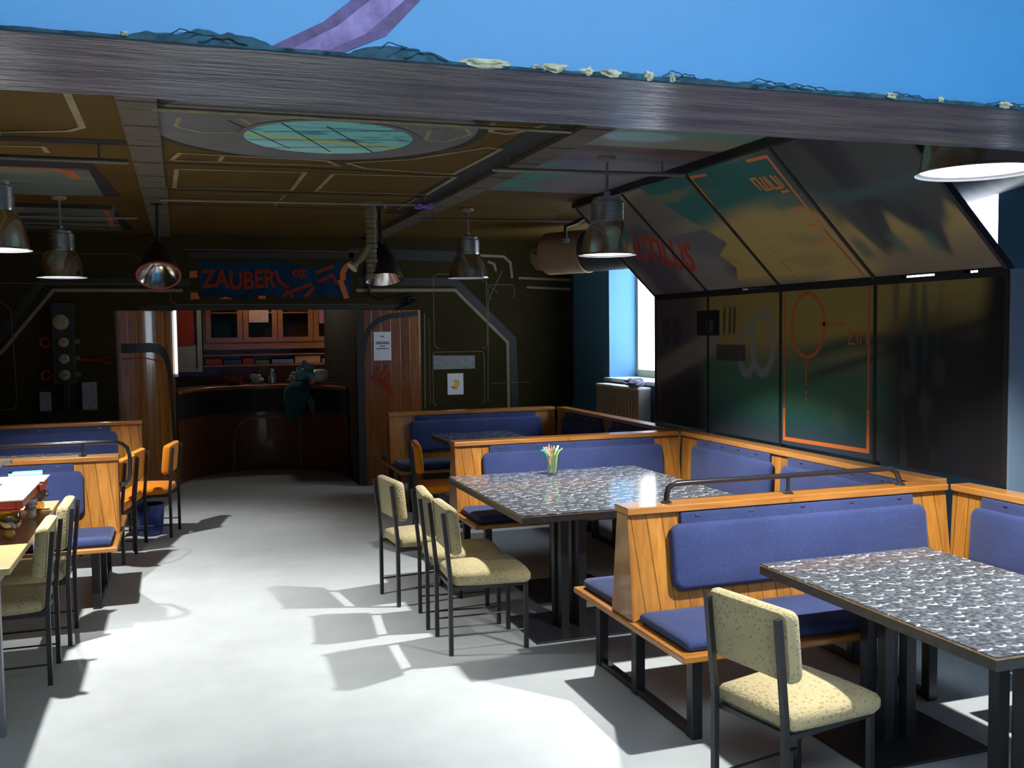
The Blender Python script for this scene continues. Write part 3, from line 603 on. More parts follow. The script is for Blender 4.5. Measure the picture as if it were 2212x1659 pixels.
for i, (x0, x1, h, c, lb) in enumerate(((.30, .52, .09, (.28, .03, .015), 'dull red box at the left end of the back shelf'), (.54, .78, .06, (.02, .04, .12), 'dark blue box beside the dull red one on the back shelf'), (.80, .95, .11, (.22, .02, .01), 'bright red box mid-left on the back shelf'), (.97, 1.16, .05, (.06, .12, .05), 'flat green box mid-left on the back shelf'), (1.20, 1.50, .06, (.10, .13, .24), 'pale blue flat box in the middle of the back shelf'), (1.52, 1.88, .11, (.38, .15, .05), 'long orange-brown box right of centre on the back shelf'), (1.9, 2.2, .06, (.12, .12, .2), 'violet-grey flat box at the right end of the back shelf'))):
    stuffbox('shelf_box', x0, x1, 1.306, 1.306+h, 14.08, 14.22, mat('box_%d' % i, c, .6), lb, 'box', 'boxes on the back shelf')
# back-bar worktop
wk = thing('back_bar_worktop', 'low back-bar unit under the shelf behind the counter', 'worktop', (1.28, 13.95, 0)); M().box((-1.05, 0, 0), (1.05, .46, .98)).build('base', M_redh, parent=wk); M().box((-1.06, -.03, .981), (1.06, .46, 1.01)).build('top', M_redh, parent=wk)
# half-open service hatch with a red blind
wd = thing('window_4', 'bar window with red blind above a frosted pane', 'window', (.10, 14.02, 1.22)); wd['kind'] = 'structure'; del wd['category']
m = M(); m.box((.10, 0, 0), (.16, .05, .95)); m.box((-.15, 0, 0), (.10, .05, .04)); m.box((-.18, 0, 0), (-.15, .05, .95)); m.build('window_frame', M_rad, parent=wd); M().box((-.15, .02, .04), (.10, .03, .37)).build('frosted_pane', M_frost, parent=wd); M().box((-.15, .005, .37), (.06, .02, .95)).build('red_blind', M_redbl, parent=wd)
# things on the bar counter
def lath(nm, prof, loc, mt, label, cat, group=None, n=20):
    o = M().lathe(prof, n=n).build(nm, mt, smooth=True); o.location = loc; return tag(o, label, cat, group)
CT = 1.0865
lath('copper_pot', [(.08, 0), (.11, .06), (.125, .10), (.11, .10), (.08, .02)], (.62, 12.85, CT), mat('copper', (.35, .10, .04), .35, metal=.6), 'brownish red bowl on the left part of the bar counter', 'bowl')
lath('glass_jar', [(.05, 0), (.055, .10), (.04, .15), (.045, .19), (.0, .19)], (1.10, 12.92, CT), M_alu, 'grey metal shaker standing mid-counter behind the bar edge', 'shaker')
def cone(nm, loc, label):
    m = M(); lump(m, (0, 0, .035), .07, .05, .055, loc[0]*7); o = m.build(nm, mat('pale_napkin', (.45, .58, .60), .8), smooth=True); o.location = loc; tag(o, label, 'napkin', 'crumpled napkins on the bar')
cone('crumpled_napkin', (.90, 12.90, CT+.035), 'crumpled pale napkin left of the grey shaker on the bar'); cone('crumpled_napkin', (1.37, 12.80, CT+.035), 'crumpled pale blue napkin right of the grey shaker on the bar')
lath('china_bowl', [(.04, 0), (.10, .03), (.125, .08), (.13, .13), (.10, .17), (.05, .185), (.0, .187)], (1.66, 12.62, CT), M_china, 'white round china jar on the right part of the bar', 'jar')
m = M().box((-.11, -.04, 0), (.11, .05, .012)); m.box((-.06, -.03, .012), (.13, .03, .02)); o = m.build('folded_napkin', M_pink); o.location = (1.76, 12.35, CT); o.rotation_euler = (0, 0, -.6); tag(o, 'folded red napkin beside the white china jar on the bar', 'napkin')
# cloth bundle hanging over the bar edge
cb = thing('cloth_bundle', 'teal cloth bundle hanging over the bar edge with a clear film top', 'cloth', (1.33, 12.45, .62)); 
m = M(); m.rings([[(x+a, y+b*.12, z) for a, b in ((-w_, -1), (0, -1.6), (w_, -1), (w_, 1), (0, 1.4), (-w_, 1))] for x, y, z, w_ in ((-.06, -.02, 0, .05), (-.03, -.04, .12, .10), (.0, -.05, .26, .14), (.02, -.05, .40, .15), (.06, -.02, .47, .12), (.09, .02, .52, .07))]); m.build('teal_cloth', M_teal, parent=cb, smooth=True)
m = M(); m.rings([[(x-.045, -.10, z), (x+.045, -.10, z), (x+.045, -.085, z), (x-.045, -.085, z)] for x, z in ((.30, -.12), (.26, .05), (.20, .2), (.16, .32))]); m.build('grey_towel', M_gcl, parent=cb)
m = M(); lump(m, (.13, .0, .62), .10, .08, .10, 5.5); lump(m, (.07, -.01, .55), .06, .05, .06, 2.1); m.build('clear_film', M_lteal, parent=cb)

# ================================================================== mural boards on the right
MX, MZ0, MZ1, SX, SZ = 3.86, .95, 2.02, 3.12, 2.76
mur = thing('mural_boards', 'tall black-framed mural boards with orange line drawing leaning in along the right wall', 'mural', (MX, 5.6, 0))
def LOWF(y, z, l=0): return (-.002-l, y-5.6, z)
def SLF(y, v, l=0): return ((SX-MX)*v-(.002+l)*.707, y-5.6, MZ1+(SZ-MZ1)*v-(.002+l)*.707)
OCH = (.38, .29, .10); TEAL = (.03, .135, .12); DKT = (.018, .032, .036); GRY = (.12, .118, .112)
def inpoly(p, P):
    c = False; j = len(P)-1
    for i in range(len(P)):
        if (P[i][1] > p[1]) != (P[j][1] > p[1]) and p[0] < (P[j][0]-P[i][0])*(p[1]-P[i][1])/(P[j][1]-P[i][1])+P[i][0]: c = not c
        j = i
    return c
def slope_paint(y, v):
    n = nz(y*.8, v*2.6, 1.3, 1); n2 = nz(y*1.5, v*5, 1.5, 9)
    c = mixc(OCH, TEAL, sm(.50, .68, v+.10*n+.03*(y-5.5))); c = mixc(c, (.24, .19, .08), sm(.2, .5, n2)*.5)
    c = mixc(c, (.06, .12, .105), sm(.12, .0, v)*sm(.1, .4, n2+.3)*.8)
    c = mixc(c, (.165, .155, .11), sm(4.8, 4.4, y)*sm(.35, .1, v)*.8)
    d = sm(4.75, 4.45, y-.35*(v-.35)); c = mixc(c, mixc((.06, .07, .066), (.028, .032, .036), sm(-.2, .3, nz(y*5, v*.8, 1.2))), d*sm(.24, .34, v+.13*sin(y*16)+.03*sin(y*41)))
    c = mixc(c, (.03, .038, .038), sm(.12, .3, nz(y*3+1, v*1.6, 1.2, 4))*sm(5.3, 5.0, y)*sm(.35, .55, v)*.8)
    c = mixc(c, (.055, .12, .13), sm(.07, .0, abs(v-.60-.02*sin(y*4)))*sm(5.3, 4.9, y)*.7)
    for px, pz in ((4.62, .30), (4.33, .29), (4.08, .27)):
        dd = abs(y-px-(v-pz)*.12); c = mixc(c, (.07, .15, .12), sm(.07, .02, dd)*sm(.02, .1, v-.1)*sm(.34, .26, v)*.8)
    if inpoly((y, v), [(6.75, 1.02), (6.35, 1.02), (6.15, .77), (5.84, .41), (6.06, .32), (6.64, .60), (7.3, 1.02)]): c = mixc((.15, .14, .11), (.24, .22, .15), sm(.3, .0, abs((v-.35)*1.15-(y-5.95)*-.9-.05)) if 0 else sm(-.1, .4, n)) if v > .55 else (.13, .13, .13)
    hull = [(8, 1.1), (7.3, 1.02), (6.64, .60), (6.06, .32), (5.98, .20), (6.2, 0), (8, -.1)]
    if inpoly((y, v), hull): c = mixc((.20, .19, .18), (.08, .08, .11), sm(-.1, .35, nz(y*.9, v*2.4, 1.5, 7))); c = mixc(c, (.10, .12, .13), sm(.10, 0, abs((v-.32)-(y-6.1)*.48))*.6)
    return mixc(c, (.012, .013, .015), sm(.035, .0, 3.86-y+.07 if y < 3.9 else 1))
def low_paint(y, z):
    n = nz(y*.9, z*2.2, 1.2, 11); t = (z-MZ0)/(MZ1-MZ0)
    c = mixc((.024, .09, .085), (.27, .205, .06), sm(.40, .72, t+.10*n)); c = mixc(c, (.05, .15, .085), sm(.26, .0, abs(t-.36+.05*n))*.85)
    c = mixc(c, (.035, .055, .075), sm(.22, .02, t)); c = mixc(c, (.03, .06, .05), sm(.08, 0, abs(t-.60-.06*sin(y*3)))*sm(5.6, 5.1, y)*.9)
    c = mixc(c, (.03, .045, .035), sm(.05, .0, abs(t-.47+.22*(y-5.2)))*sm(5.5, 5.2, y)*.8)
    c = mixc(c, (.014, .018, .022), sm(4.78, 4.45, y)*sm(.95, .60, t+.05*n)); c = mixc(c, (.012, .013, .015), sm(4.05, 3.9, y+.1*t))
    for yy, zz in ((4.27, 1.86), (4.04, 1.87)): c = mixc(c, (.20, .17, .075), sm(.06, .0, math.hypot((y-yy)*.8, z-zz))*.8)
    for yy, zz in ((4.66, 1.16), (4.72, 1.08), (4.45, 1.42), (4.2, 1.5), (4.3, 1.3)): c = mixc(c, (.05, .065, .04), sm(.05, .0, math.hypot(y-yy, (z-zz)*.6)-.02)*.6)
    c = mixc(c, (.03, .06, .06), sm(.12, .3, nz(y*14, z*2, 1, 6))*sm(4.7, 4.5, y)*sm(4.1, 4.3, y)*.6)
    c = mixc(c, (.10, .13, .10), sm(.10, .0, math.hypot(y-5.05, (z-1.22)*.55))*.5)
    if y > 6.45:  # hull with its pale band and dark ports
        c = mixc(c, (.06, .055, .075), sm(6.55, 6.9, y)*.9); b = z-(1.62-(7.3-y)*-.0-.30*(y-6.62)); c = mixc(c, (.22, .20, .16), sm(.14, .06, abs(b))*.9)
        c = mixc(c, (.012, .013, .012), sm(.0, -.25, b+.05)*sm(6.6, 6.8, y)*.8); c = mixc(c, (.12, .11, .05), sm(.35, .6, nz(y*6, z*.8, 1.4, 3)+.2)*sm(.0, -.3, b)*.5)
        for yy in (7.3, 7.12): c = mixc(c, (.03, .03, .06), sm(.10, .06, math.hypot(y-yy, (z-1.72)*.7))*.8)
    if 6.46 < y < 6.8 and 1.69 < z < 1.885: c = (.008, .010, .010) if not (6.55 < y < 6.66 and 1.72 < z < 1.80) else (.05, .07, .06)
    for yy in (6.38, 6.30, 6.24): c = mixc(c, (.02, .022, .022), sm(.022, .008, abs(y-yy-.06*(1.9-z)))*sm(1.68, 1.72, z)*sm(1.92, 1.88, z)*.9)
    for yy, r in ((5.88, .13), (6.08, .10)):
        q = abs(math.hypot((y-yy)*1.0, (z-1.60-(6-yy)*.3)*.62)-r); c = mixc(c, (.20, .20, .20), sm(.035, .01, q)*.85)
    if 6.1 < y < 6.5 and 1.50 < z < 1.62: c = mixc(c, (.028, .028, .027), .8)
    return c
cuts = [7.5, 6.62, 5.66, 4.71, 3.75]
for i, (ya, yb) in enumerate(zip(cuts, cuts[1:])):
    for kind in (0, 1):
        n = int((ya-yb)/.011); us = frange(yb+.008, ya-.008, n)
        m = M()
        if kind == 0: m.grid(us, frange(MZ0, MZ1-.035, 95), lambda y, z: LOWF(y, z)); pf = lambda co: low_paint(co.y+5.6, co.z)
        else: m.grid(us, frange(.02, .985, 95), lambda y, v: SLF(y, v)); pf = lambda co: slope_paint(co.y+5.6, (co.z-MZ1)/(SZ-MZ1))
        m.build('painted_board' if kind == 0 else 'sloping_painted_board', M_paint, parent=mur, paint=pf)
    m = M(); m.box((.0, yb-5.6+.004, MZ0), (.018, ya-5.6-.004, MZ1-.03)); m.build('board_backing', M_frame, parent=mur)
    m = M(); P = [SLF(yb+.004, .0, -.01), SLF(ya-.004, .0, -.01), SLF(ya-.004, 1, -.01), SLF(yb+.004, 1, -.01)]; Q = [SLF(yb+.004, .0, -.026), SLF(ya-.004, .0, -.026), SLF(ya-.004, 1, -.026), SLF(yb+.004, 1, -.026)]; m.hexa(P+Q); m.build('board_backing', M_frame, parent=mur)
m = M()
for y in cuts:
    m.box((-.006, y-5.6-.013, 0.02), (.03, y-5.6+.013, MZ1)); a, b, c, d = SLF(y-.013, .0, .006), SLF(y+.013, .0, .006), SLF(y+.013, 1, .006), SLF(y-.013, 1, .006); e, f, g_, h = SLF(y-.013, .0, -.03), SLF(y+.013, .0, -.03), SLF(y+.013, 1, -.03), SLF(y-.013, 1, -.03); m.hexa([a, b, c, d, e, f, g_, h])
m.build('batten', M_frame, parent=mur)
m = M(); ed = [-1.86, -1.67, -1.58, -1.37, -1.11, .26, .52, 1.9]
for k, (a, b) in enumerate(zip(ed, ed[1:])): m.box((-.012, a, MZ1-.035), (.03, b, MZ1+.012 if k % 2 == 0 else MZ1-.006))
m.build('middle_rail', M_frame, parent=mur)
m = M(); m.box((SX-MX-.03, -1.86, SZ-.015), (SX-MX+.03, 1.9, SZ+.03)); m.build('top_rail', M_frame, parent=mur)
m = M().box((.0, -1.875, .02), (.12, -1.862, MZ1)); m.build('end_edge', mat('blue_grey_edge', (.14, .20, .27), .6), parent=mur)
m = M().use(M_hudd); Ls = lambda m, P, wd, f: m.strip(P, wd, f, .001)
Ls(m, arc(5.362, 1.755, .172, 0, 360, 40, .206), .026, LOWF); Ls(m, [(5.23, 1.763), (4.985, 1.760)], .022, LOWF); Ls(m, [(5.362, 1.96), (5.362, 1.985)], .014, LOWF)
Ls(m, [(5.370, 1.545), (5.372, 1.36)], .016, LOWF); Ls(m, [(5.372, 1.325), (5.372, 1.305)], .018, LOWF); Ls(m, [(5.372, 1.283), (5.372, 1.262)], .022, LOWF)
for P in ([(4.95, 1.725), (4.92, 1.72), (4.93, 1.70), (4.95, 1.64), (4.89, 1.64)], [(4.88, 1.72), (4.86, 1.64)], [(4.87, 1.70), (4.83, 1.73), (4.84, 1.64)], [(4.82, 1.70), (4.79, 1.73), (4.785, 1.64)]): Ls(m, P, .012, LOWF)
Ls(m, [(4.765, 1.985), (4.765, 1.25)], .018, LOWF); Ls(m, [(5.615, 1.97), (5.615, 1.2)], .012, LOWF)
m.use(M_hud); Ls(m, [(4.765, 1.25), (4.765, 1.0), (5.615, .99), (5.615, 1.2)], .026, LOWF)
m.build('line_marking', parent=mur)
m = M().use(M_hud); Ls(m, [(5.45, .938), (5.64, .95), (5.642, .72)], .022, SLF); m.build('line_marking', parent=mur); m = M().use(M_hud); Ls(m, [(4.985, .945), (4.785, .938), (4.80, .40)], .022, SLF)
for P in ([(5.06, .74), (5.075, .825), (5.03, .825), (5.02, .735), (4.95, .73)], [(4.985, .825), (4.99, .735)], [(4.955, .825), (4.95, .73)], [(4.94, .82), (4.925, .728), (4.865, .728), (4.885, .82)], [(4.85, .81), (4.84, .728)]): Ls(m, P, .018, SLF)
for v in (.697, .57, .442, .32): Ls(m, [(4.90, v), (4.83, v)], .02, SLF)
m.use(M_hudd); Ls(m, [(5.642, .72), (5.66, .03)], .012, SLF); Ls(m, [(4.80, .40), (4.78, .03)], .018, SLF)
for a, b in ((.40, .38), (.33, .31), (.29, .27), (.22, .12), (.10, .02)): Ls(m, [(5.43, a), (5.42, b)], .012, SLF)
m.build('orange_lettering', parent=mur)
# submarine lettering
m = M().use(M_redl)
def NAU(a, b, l=0): return SLF(7.52-.86*a-.26*b/.2, .485-.235*a+.275*b/.2, .0012)
wt = 1.28
m.text('NAUTILUS', .2, lambda a, b, l=0: NAU(a*1.24, b*1.25), bold=.006)
m.build('red_lettering', parent=mur)

# ---- ducts and radiator behind the boards
d = thing('far_duct', 'fat ventilation duct, painted end then bare metal, near the far window', 'duct', (3.9, 8.9, 2.52))
def duct(e, a, b, r, mt, nm, ribs=0, caps=True):
    a, b = Vector(a), Vector(b); L_ = (b-a).length; dv = (b-a)/L_; pts = []; rr = []
    n = max(2, int(L_/.05))
    for i in range(n+1): pts.append(a+dv*L_*i/n); rr.append(r*(1+(.012 if ribs and i % ribs == 0 else 0)))
    m = M(); m.tube(pts, rr, 28); return m.build(nm, mt, parent=e, smooth=True)
duct(d, (-.30, .44, .0), (-.05, .02, .0), .215, M_ductp, 'painted_section'); duct(d, (-.06, .04, 0), (.60, -1.0, .02), .205, M_duct, 'metal_section', 4)
m = M(); m.tube([(-.31, .45, -.03), (-.33, .48, -.10), (-.33, .49, -.16)], [.20, .17, .10], 24); m.build('end_cap', M_ductp, parent=d, smooth=True)
d2_ = thing('near_duct', 'spiral metal ventilation duct in front of the near window', 'duct', (4.45, 4.75, 2.585)); duct(d2_, (.14, .32, -.0), (-.40, -1.05, .0), .120, M_duct, 'spiral_section', 3)
ra = thing('radiator', 'old white ribbed radiator under the far window', 'radiator', (4.30, 9.1, .55)); m = M()
for k in range(15): m.box((-.07, -.50+k*.07, .06), (.07, -.455+k*.07, .60)); 
m.build('ribs', M_rad, parent=ra, bevel=.012)
m = M(); m.box((-.075, -.50, .585), (.075, .525, .612)); m.box((-.05, -.50, .03), (.05, .525, .07)); m.build('header', M_white, parent=ra, bevel=.01)
m = M().tube([(.0, -.4, -.548), (.0, -.4, .06)], .02); m.tube([(.0, .4, -.548), (.0, .4, .06)], .02); m.build('pipe', M_rad, parent=ra)
m = M(); lump(m, (0, 0, .02), .10, .12, .035, 3.3); lump(m, (-.04, -.1, .01), .07, .08, .03, 8.3); o = m.build('crumpled_cloth', mat('dark_rag', (.22, .24, .32), .9), smooth=True); o.location = (4.26, 8.74, 1.195); tag(o, 'crumpled dark rag lying on the radiator top', 'cloth')

# ================================================================== furniture
def BENCH(loc, x0, x1, label, side=1, rail=None, far=True):
    """booth bench: plank backrest in the middle, a seat on each side. x runs along it, aisle end at x0 (side 1) or x1 (side -1)"""
    e = thing('booth_bench', label, 'bench', loc, 0, 'booth benches between the tables'); L_ = x1-x0
    m = M(); A = [(x0, -.10, .416), (x1, -.10, .416), (x1, .12, .416), (x0, .12, .416), (x0, -.045, .898), (x1, -.045, .898), (x1, .055, .898), (x0, .055, .898)]
    m.hexa(A); m.build('plank_back', M_plank, parent=e)
    xe = x0 if side == 1 else x1; s = side
    m = M(); m.hexa([(min(xe-.016*s, xe-.0005*s), -.105, .416), (max(xe-.016*s, xe-.0005*s), -.105, .416), (max(xe-.016*s, xe-.0005*s), .125, .416), (min(xe-.016*s, xe-.0005*s), .125, .416), (min(xe-.016*s, xe-.0005*s), -.05, .898), (max(xe-.016*s, xe-.0005*s), -.05, .898), (max(xe-.016*s, xe-.0005*s), .06, .898), (min(xe-.016*s, xe-.0005*s), .06, .898)]); m.build('end_panel', M_pine, parent=e, bevel=.003)
    xa, xb = (xe-.022, x1) if s == 1 else (x0, xe+.022)
    M().box((xa, -.068, .899), (xb, .075, .932)).build('cap', M_pineh, parent=e, bevel=.004)
    ya, yb = -.60, .57
    xs_, xt_ = (xe-.03, x1) if s == 1 else (x0, xe+.03)
    M().box((xs_, ya, .385), (xt_, yb, .415)).build('seat_board', M_pineh, parent=e, bevel=.006)
    c0, c1 = (x0+.19, x1-.16) if s == 1 else (x0+.16, x1-.20)
    for sd in ((-1, 1) if far else (-1,)):
        def f(a, b, h, sd=sd):
            yy = ((-.10+(.055)*(b-.416)/.482) if sd < 0 else (.12-.065*(b-.416)/.482)); return (a, yy+sd*(.002+h), b)
        m = M(); m.pad(rrect(c0, .545, c1, .842, .045), .042, f, .02, .010); m.pad(rrect(c0+.06, .80, c1-.06, .897, .012), .016, f, .008, .002)
        cu = m.build('backrest_cushion', M_blue, parent=e, smooth=True)
        for k in range(5):
            x = c0+.15+(c1-c0-.3)*k/4; p = f(x, .878, .018); M().box((p[0]-.012, p[1]-.003, p[2]-.004), (p[0]+.012, p[1]+.003, p[2]+.004)).build('clip', M_alu, parent=cu)
        q0, q1 = (ya+.04, -.11) if sd < 0 else (.13, yb-.03)
        a0, a1 = (x0+.01, x1-.02) if s == 1 else (x0+.02, x1-.01)
        m = M(); m.pad(rrect(a0, q0, a1, q1, .02), .052, lambda a, b, h: (a, b, .416+h), .03, .010); m.build('seat_cushion', M_blue, parent=e, smooth=True)
    # black steel trestle at the aisle end and another further in
    for k, xx in enumerate((xe+.11*s, xe+1.35*s)):
        m = M()
        for y in (-.44, .10, .52): m.box((xx-.025, y-.025, .0), (xx+.025, y+.025, .384))
        m.box((xx-.02, -.41, .344), (xx+.02, .50, .383)); m.box((xx-.02, -.41, .004), (xx+.02, .50, .036)); m.build('trestle', M_black, parent=e, bevel=.003)
    if rail:
        h = M(); Z = 1.02; a, b, end = rail
        P = [(a, 0, .934), (a+.004*s, 0, .97), (a+.012*s, 0, 1.0), (a+.035*s, 0, 1.017), (a+.07*s, 0, Z)]
        if end == 'down': P += [(b-.06*s, 0, Z), (b-.02*s, 0, .997), (b, 0, .955), (b+.004*s, 0, .935)]
        else: P = [(a, 0, Z), (b-.10, 0, Z), (b-.06, 0, Z-.003), (b-.02, 0, 1.002), (b+.008, 0, .975), (b+.022, 0, .935), (b+.025, 0, .89), (b+.022, 0, .79), (b+.014, 0, .752), (b-.006, 0, .73), (b-.045, 0, .72)]
        h.tube(P, .0135, 12); hr = h.build('handrail', M_tube, parent=e, smooth=True)
        for px_ in ([(a+b)/2] if end == 'down' else [b+.27*s]): M().tube([(px_, 0, .934), (px_, 0, Z-.012)], .009).build('post', M_tube, parent=hr)
        for px_ in ([a, (a+b)/2, b+.004*s] if end == 'down' else [b+.27*s]): M().lathe([(.026, 0), (.026, .004), (.012, .012), (.010, .02)], c=(px_, 0, .9325), n=14).build('foot', M_tube, parent=hr)
    return e
P1 = BENCH((0, 4.03, 0), 1.915, 3.712, 'nearest pine booth bench on the right with blue cushions and black handrail', 1, rail=(2.125, 3.46, 'down'))
P2 = BENCH((0, 6.88, 0), 1.885, 3.712, 'middle pine booth bench on the right, behind the table with the straw glass', 1)
P3 = BENCH((0, 9.58, 0), 1.95, 3.712, 'farthest dark pine booth bench on the right, against the olive wall', 1)
L1 = BENCH((0, 7.09, 0), -3.1, -.45, 'pine booth bench on the left with curved handrail end, behind the red tray', -1, rail=(-3.0, -.385, 'wrap'))
L2 = BENCH((0, 9.84, 0), -3.1, -.40, 'far pine booth bench on the left below the dial panel', -1)
# wall bench along the mural: one unit per booth
def WALLBENCH(y0, y1, cush, label):
    e = thing('wall_bench', label, 'bench', (3.735, (y0+y1)/2, 0), 0, 'wall benches below the mural'); h = (y1-y0)/2; cy = (y0+y1)/2
    M().hexa([(-.02, -h, .416), (.04, -h, .416), (.04, h, .416), (-.02, h, .416), (.0, -h, .898), (.07, -h, .898), (.07, h, .898), (.0, h, .898)]).build('plank_back', M_plank, parent=e)
    M().box((-.018, -h, .899), (.105, h, .932)).build('cap', wood('rail_y', (.60, .27, .065), (.44, .18, .038), grain=(14, 1.2, 14)), parent=e, bevel=.004)
    M().box((-.50, -h+.58, .385), (.0, h-.64, .415)).build('seat_board', M_pineh, parent=e, bevel=.006)
    f = lambda a, b, t: (-.02+.02*(b-.416)/.482-.002-t, a, b)
    for a, b in cush:
        m = M(); m.pad(rrect(a-cy, .545, b-cy, .842, .045), .042, f, .02, .010); m.pad(rrect(a-cy+.045, .80, b-cy-.045, .897, .012), .016, f, .008, .002); cu = m.build('backrest_cushion', M_blue, parent=e, smooth=True)
        for k in range(4):
            q = f(a-cy+.2+(b-a-.4)*k/3, .878, .018); M().box((q[0]-.003, q[1]-.012, q[2]-.004), (q[0]+.003, q[1]+.012, q[2]+.004)).build('clip', M_alu, parent=cu)
    m = M(); m.pad(rrect(-.48, -h+.62, -.06, h-.66, .02), .052, lambda a, b, t: (a, b, .416+t), .03, .01); m.build('seat_cushion', M_blue, parent=e, smooth=True)
    m = M()
    for y in (-h+.7, h-.74):
        for x in (-.44, -.06): m.box((x-.022, y-.022, 0), (x+.022, y+.022, .384))
        m.box((-.42, y-.018, .348), (-.08, y+.018, .383))
    m.build('trestle', M_black, parent=e)
WALLBENCH(2.18, 3.958, [(2.3, 3.80)], 'blue cushioned pine wall bench at the right picture edge beside the nearest table')
WALLBENCH(4.11, 6.808, [(4.27, 5.42), (5.53, 6.60)], 'pine wall bench with two blue back cushions below the mural, beside the straw-glass table')
WALLBENCH(6.96, 9.505, [(7.1, 8.15), (8.3, 9.3)], 'dark wall bench with blue back cushions below the radiator')

def TABLE(x0, y0, x1, y1, label, legs, top=M_top, zt=.75, group='flecked dining tables'):
    e = thing('dining_table', label, 'table', ((x0+x1)/2, (y0+y1)/2, 0), 0, group); hx, hy = (x1-x0)/2, (y1-y0)/2
    M().box((-hx+.003, -hy+.003, zt-.004), (hx-.003, hy-.003, zt)).build('table_top', top, parent=e)
    M().box((-hx, -hy, zt-.012), (hx, hy, zt-.0045)).build('worn_rim', M_brownrim, parent=e, bevel=.003)
    M().box((-hx+.001, -hy+.001, zt-.045), (hx-.001, hy-.001, zt-.0125)).build('edge_band', M_edge, parent=e)
    for lx, ly in legs:
        m = M(); cx, cy = lx-(x0+x1)/2, ly-(y0+y1)/2
        m.box((cx-.30, cy-.27, 0), (cx+.30, cy+.27, .012)); m.build('base_plate', M_black, parent=e, bevel=.004)
        for dx, dy in ((-.055, -.055), (.055, -.055), (-.055, .055), (.055, .055)): M().box((cx+dx-.024, cy+dy-.024, .0125), (cx+dx+.024, cy+dy+.024, zt-.0455)).build('leg', M_black, parent=e)
        m = M(); m.box((cx-.25, cy-.03, zt-.066), (cx+.25, cy+.03, zt-.0455)); m.build('top_bracket', M_black, parent=e)
    return e
T1 = TABLE(1.70, 4.86, 3.10, 6.38, 'large flecked grey table carrying the glass of straws', [(2.12, 5.24), (2.40, 6.0)])
T2 = TABLE(2.285, 2.24, 3.15, 3.50, 'nearest flecked grey table at the lower right', [(2.80, 3.42-.10), (2.80, 2.62)])
T3 = TABLE(2.26, 7.72, 3.04, 9.10, 'dark shaded table in the far right booth', [(2.65, 8.4)])
T5 = TABLE(-2.2, 7.95, -.82, 8.95, 'flecked table in the far left booth behind the handrail bench', [(-1.4, 8.45)])
e = thing('wooden_table', 'pale wooden table at the left picture edge under the red tray', 'table', (-1.5, 5.35, 0))
M().box((-.75, -.75, .72), (.77, 1.05, .75)).build('table_top', M_beech, parent=e, bevel=.004)
for x in (-.70, .70):
    for y in (-.70, 1.0): M().box((x-.02, y-.02, 0), (x+.02, y+.02, .7195)).build('leg', M_grey, parent=e)
m = M(); m.box((-.68, -.715, .67), (.68, -.685, .7195)); m.box((-.68, .985, .67), (.68, 1.015, .7195)); m.box((.685, -.68, .67), (.715, .98, .7195)); m.build('apron', M_grey, parent=e)

def CHAIR(fab, label, loc, rz, cat='chair', group=None, name='upholstered_chair'):
    """faces +x; the base point is midway between the back legs on the floor"""
    e = thing(name, label, cat, loc, rz, group); hw = .172; sd = .425
    for s in (-1, 1):
        M().tube([(0, s*hw, 0), (.0, s*hw, .42), (-.035, s*hw, .775)], .011, square=True).build('leg', M_black, parent=e)
        M().tube([(sd, s*hw, 0), (sd, s*hw, .372)], .011, square=True).build('leg', M_black, parent=e)
        M().box((0.012, s*hw-.010, .352), (sd-.011, s*hw+.010, .372)).build('seat_rail', M_black, parent=e)
        M().tube([(.01, s*hw, .105), (sd-.01, s*hw, .105)], .005, 6).build('stretcher', M_black, parent=e)
    M().box((.01, -hw+.011, .354), (.03, hw-.011, .372)).build('cross_rail', M_black, parent=e); M().box((sd-.03, -hw+.011, .354), (sd-.012, hw-.011, .372)).build('cross_rail', M_black, parent=e)
    out = [(.03, -.185), (sd-.01, -.215), (sd+.02, -.20), (sd+.03, -.12), (sd+.033, 0), (sd+.03, .12), (sd+.02, .20), (sd-.01, .215), (.03, .185), (.018, .17), (.016, 0), (.018, -.17)]
    m = M(); m.pad(out, .072, lambda a, b, h: (a, b, .373+h), .035, .014); m.build('seat', fab, parent=e, smooth=True)
    def bf(a, b, h): return (-.006-.035*(b-.42)/.355+.012+h*1.0-.035*(a/.2)**2*-.5, a, b)
    m = M(); m.pad(rrect(-.198, .545, .198, .80, .03), .062, bf, .022, .008); m.build('backrest', fab, parent=e, smooth=True)
    return e
c0 = CHAIR(M_cream, 'cream patterned chair nearest the camera, tucked at the lower right table', (1.85, 2.90, 0), .20)
cg = 'cream chairs pulled up to tables'
c0['group'] = cg
R = dup(c0, (1.33, 5.14, 0), -.03, 'nearest of three cream chairs at the straw-glass table', cg)
dup(c0, (1.335, 5.63, 0), -.10, 'middle of three cream chairs at the straw-glass table, half hidden', cg)
dup(c0, (1.235, 6.15, 0), .12, 'farthest of three cream chairs at the straw-glass table', cg)
dup(c0, (-.672, 5.43, 0), pi, 'nearer of two cream chairs at the wooden table by the left edge', cg)
dup(c0, (-.645, 6.07, 0), pi, 'farther of two cream chairs at the wooden table by the left edge', cg)
o0 = CHAIR(M_orange, 'farthest of three orange chairs on the left, standing clear before the pine column', (-.10, 8.93, 0), pi-.20, group='orange chairs')
dup(o0, (-.37, 8.46, 0), pi-.22, 'middle of three orange chairs on the left, between the other two', 'orange chairs')
dup(o0, (-.43, 8.03, 0), pi-.22, 'nearest of three orange chairs on the left, partly behind the bent handrail end', 'orange chairs')
dup(o0, (1.86, 8.10, 0), -.15, 'dim orange chair in the shaded far right booth', 'orange chairs')

# ================================================================== lamps

